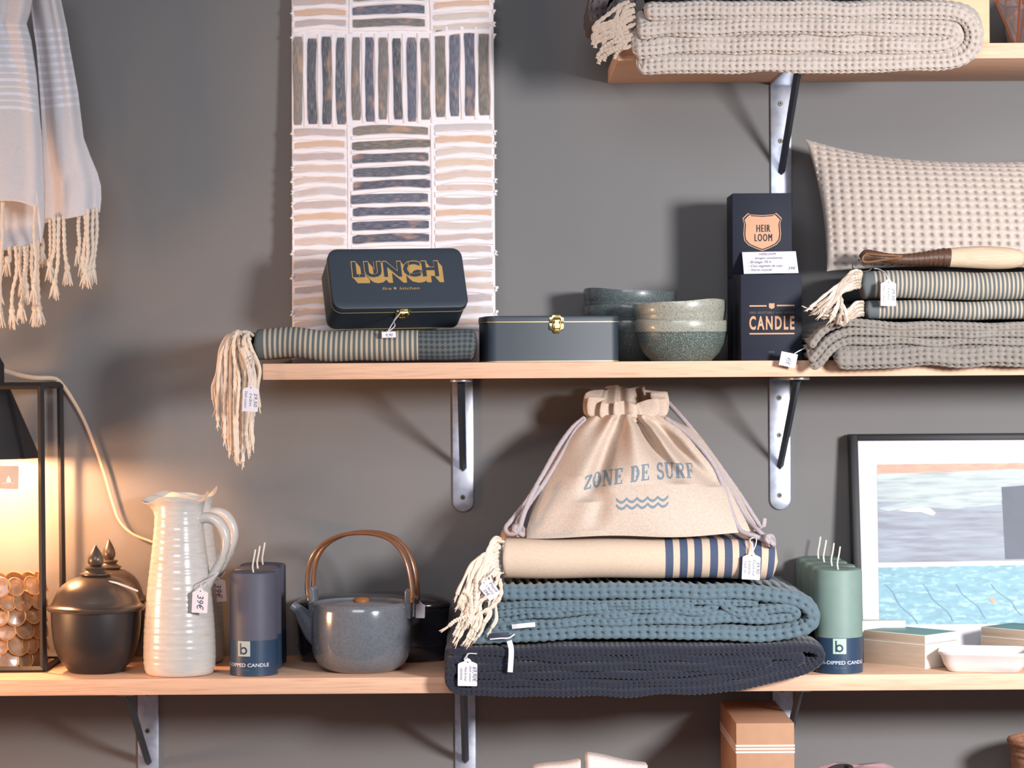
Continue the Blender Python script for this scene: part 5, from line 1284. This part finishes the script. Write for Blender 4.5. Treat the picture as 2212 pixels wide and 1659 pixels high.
# crumpled pouch and basket
cx_, cy_ = WX(1870,1650,-0.24), -0.20; zt_ = WZ(1860,1645,-0.2)
def crumple(p, th, r, z):
    return (p[0]+0.006*math.sin(5*th+z*40)*(r/0.06), p[1]+0.006*math.cos(4*th+z*30)*(r/0.06), p[2]+0.006*math.sin(3*th)*(r/0.06)*(z/0.3))
hp_ = zt_-Z_BOT1
t = thing('cloth_pouch', 'crumpled pink and black cloth pouch peeking in at the bottom edge', 'pouch', (cx_, cy_, Z_BOT1))
obj('pouch_body', MB().lathe([(0,0.0005),(0.05,0.0005),(0.075,0.02),(0.080,hp_*0.5),(0.076,hp_-0.05),(0.062,hp_-0.016),(0.040,hp_-0.008),(0.0,hp_-0.006)], (cx_,cy_,Z_BOT1), 72, fn=crumple), 'pink_cloth', t)
mb = MB()
for a in range(3): mb.tube([(cx_-0.045+0.018*math.cos(q+a), cy_-0.055+0.010*math.sin(q*2+a), zt_-0.008+0.008*math.sin(q+a*2)) for q in np.linspace(0, 5.5, 30)], 0.0052, seg=8)
obj('pouch_ruffle', mb, 'dark_cloth', t)
bx_ = WX(2306,1640,-0.2)
t = thing('wicker_basket', 'brown wicker basket cut off at the lower right corner', 'basket', (bx_, -0.15, Z_BOT1))
hb_ = WZ(2205,1612,-0.2)-Z_BOT1; P_ = []
for q in np.linspace(0, 1, 60): P_.append((0.066+0.013*q+0.0012*math.sin(q*150), hb_*q+0.0005))
obj('basket_body', MB().lathe([(0,0.0005)]+P_+[(0.072,hb_),(0.062,0.01),(0,0.01)], (bx_,-0.15,Z_BOT1), 48, fn=lambda p, th, r, z: (p[0]+0.001*math.sin(24*th), p[1], p[2])), 'basket', t)
mb = MB().tube([(bx_+0.079*math.cos(q), -0.15+0.079*math.sin(q), Z_BOT1+hb_) for q in np.linspace(0, 2*PI, 48, endpoint=False)], 0.005, seg=8, closed=True)
obj('basket_rim', mb, 'basket', t)

# ================================================================== HANGING SCARF
t = thing('hanging_scarf', 'light grey woven scarf with knotted fringe hanging at the upper left', 'scarf', W(60,0,-0.14))
def panel(mb, rows, depth, n=60, m=150, bot=None, mat=None, lx=(70,290)):
    """rows: (py, xl, xr); depth(u, v) -> y"""
    R = np.array(rows, dtype=float); G = np.zeros((m, n, 3)); py_ = np.linspace(R[0,0], R[-1,0], m)
    for j in range(m):
        xl = np.interp(py_[j], R[:,0], R[:,1]); xr = np.interp(py_[j], R[:,0], R[:,2]); v = j/(m-1)
        for i in range(n):
            u = i/(n-1); px_ = xl+(xr-xl)*u; q = py_[j]
            if bot: q = R[0,0] + (bot(px_, u)-R[0,0])*v
            G[j, i] = tuple(W(px_, q, depth(u, v)))
    pr = [G[j, n//2] for j in range(m)]
    def mi(j, i):
        q = py_[j]
        if not lx[0] < q < lx[1]: return 0
        return 1 if ((q-lx[0]) % 17.5) < 6 else 0
    mb.grid(G, mi)
    return G
mb = MB()
GB = panel(mb, [(-60,50,118),(0,64,131),(60,72,144),(100,78,150),(200,86,168),(300,92,180),(345,94,196),(380,96,210),(410,97,218),(440,97,219),(468,97,216)],
      lambda u, v: -0.115 - 0.020*math.sin(PI*u)**1.0*(0.6+0.4*v) + 0.022*math.exp(-((u-0.16)/0.14)**2)*(1-0.5*v) - 0.012*math.exp(-((u-0.78)/0.12)**2)*(1-v*0.8) + 0.012*sm(np.array((v-0.7)/0.3))*math.exp(-((u-0.86)/0.1)**2),
      bot=lambda x, u: 482-24*((x-97)/122.0 if x > 97 else 0), lx=(60, 232))
GA = panel(mb, [(-60,-240,58),(0,-230,72),(40,-225,66),(70,-220,58),(110,-215,68),(200,-205,80),(300,-200,92),(400,-195,97),(480,-190,97),(524,-190,91)],
      lambda u, v: -0.150 - 0.030*math.sin(PI*u)**0.8*(0.5+0.5*v) + 0.020*math.exp(-((u-0.80)/0.05)**2)*max(0, 1-v*2.2) - 0.010*math.exp(-((u-0.93)/0.05)**2)*(1-0.6*v),
      n=90, bot=lambda x, u: 434+ (14 if x > 20 else 0)*min(1, max(0, (x-20)/55.0))**2 + (78*sm(np.array((x-78)/11.0)) if x > 78 else 0), lx=(70, 298))
GC = panel(mb, [(300,-190,96),(420,-190,97),(524,-190,91)], lambda u, v: -0.100-0.012*math.sin(PI*u)-0.016*sm(np.array((v-0.8)/0.2)), n=60, m=60, bot=lambda x, u: 541-18*max(0, (x-30)/60.0), lx=(0, 1))
obj('scarf_cloth', mb, ['scarf_cloth', 'scarf_lurex'], t, solid=0.0014, angle=rad(80))
rr = random.Random(12)
def tassel(px_, y0, y1, Y, seed):
    r = 0.0030; xe = px_ + rr.uniform(-9, 9); 
    P = crom([tuple(W(px_,y0-6,Y)), tuple(W(px_+rr.uniform(-3,3),y0+(y1-y0)*0.3,Y-0.003)), tuple(W((px_+xe)/2+rr.uniform(-4,4),y0+(y1-y0)*0.6,Y-0.004)), tuple(W(xe,y1-22,Y-0.004))], 30)
    mb = MB().tube([tuple(p) for p in P], [r*(1+0.22*math.sin(i*1.9)) for i in range(30)], seg=8)
    q = Vector(P[-1]); mb.lathe([(0.0005,0.006),(0.0042,0.004),(0.0052,0),(0.0042,-0.004),(0.003,-0.006)], tuple(q), 12)
    for kx_ in range(14):
        a = 2*PI*kx_/14; rr_ = rr.uniform(0.2, 1.0)
        e = q + Vector((0.0105*rr_*math.cos(a)+rr.uniform(-.002,.002), 0.007*rr_*math.sin(a), -0.022-rr.uniform(0,0.009)))
        mb.tube([tuple(q+Vector((0,0,-0.002))), tuple(q+Vector((0.0045*rr_*math.cos(a), 0.0035*rr_*math.sin(a), -0.009))), tuple(e)], [0.0020, 0.0022, 0.0006], seg=5)
    obj('tassel', mb, 'cream_cord', t)
for i, (x, a, b, Y) in enumerate([(108,480,588,-0.125),(116,476,592,-0.13),(127,475,630,-0.13),(137,472,600,-0.128),(171,464,560,-0.124),(183,460,580,-0.128),(190,458,606,-0.130),(201,457,600,-0.126),(208,455,596,-0.120),
     (91,522,560,-0.118),(76,450,640,-0.165),(60,536,640,-0.125),(52,538,626,-0.128),(44,538,680,-0.130),(34,538,694,-0.130),(20,540,582,-0.126),(6,440,690,-0.166),(2,540,640,-0.128),(-10,540,680,-0.126),(-26,540,660,-0.126),(70,532,688,-0.132),(82,528,688,-0.131)]):
    tassel(x, a, b, Y, i)
o = None
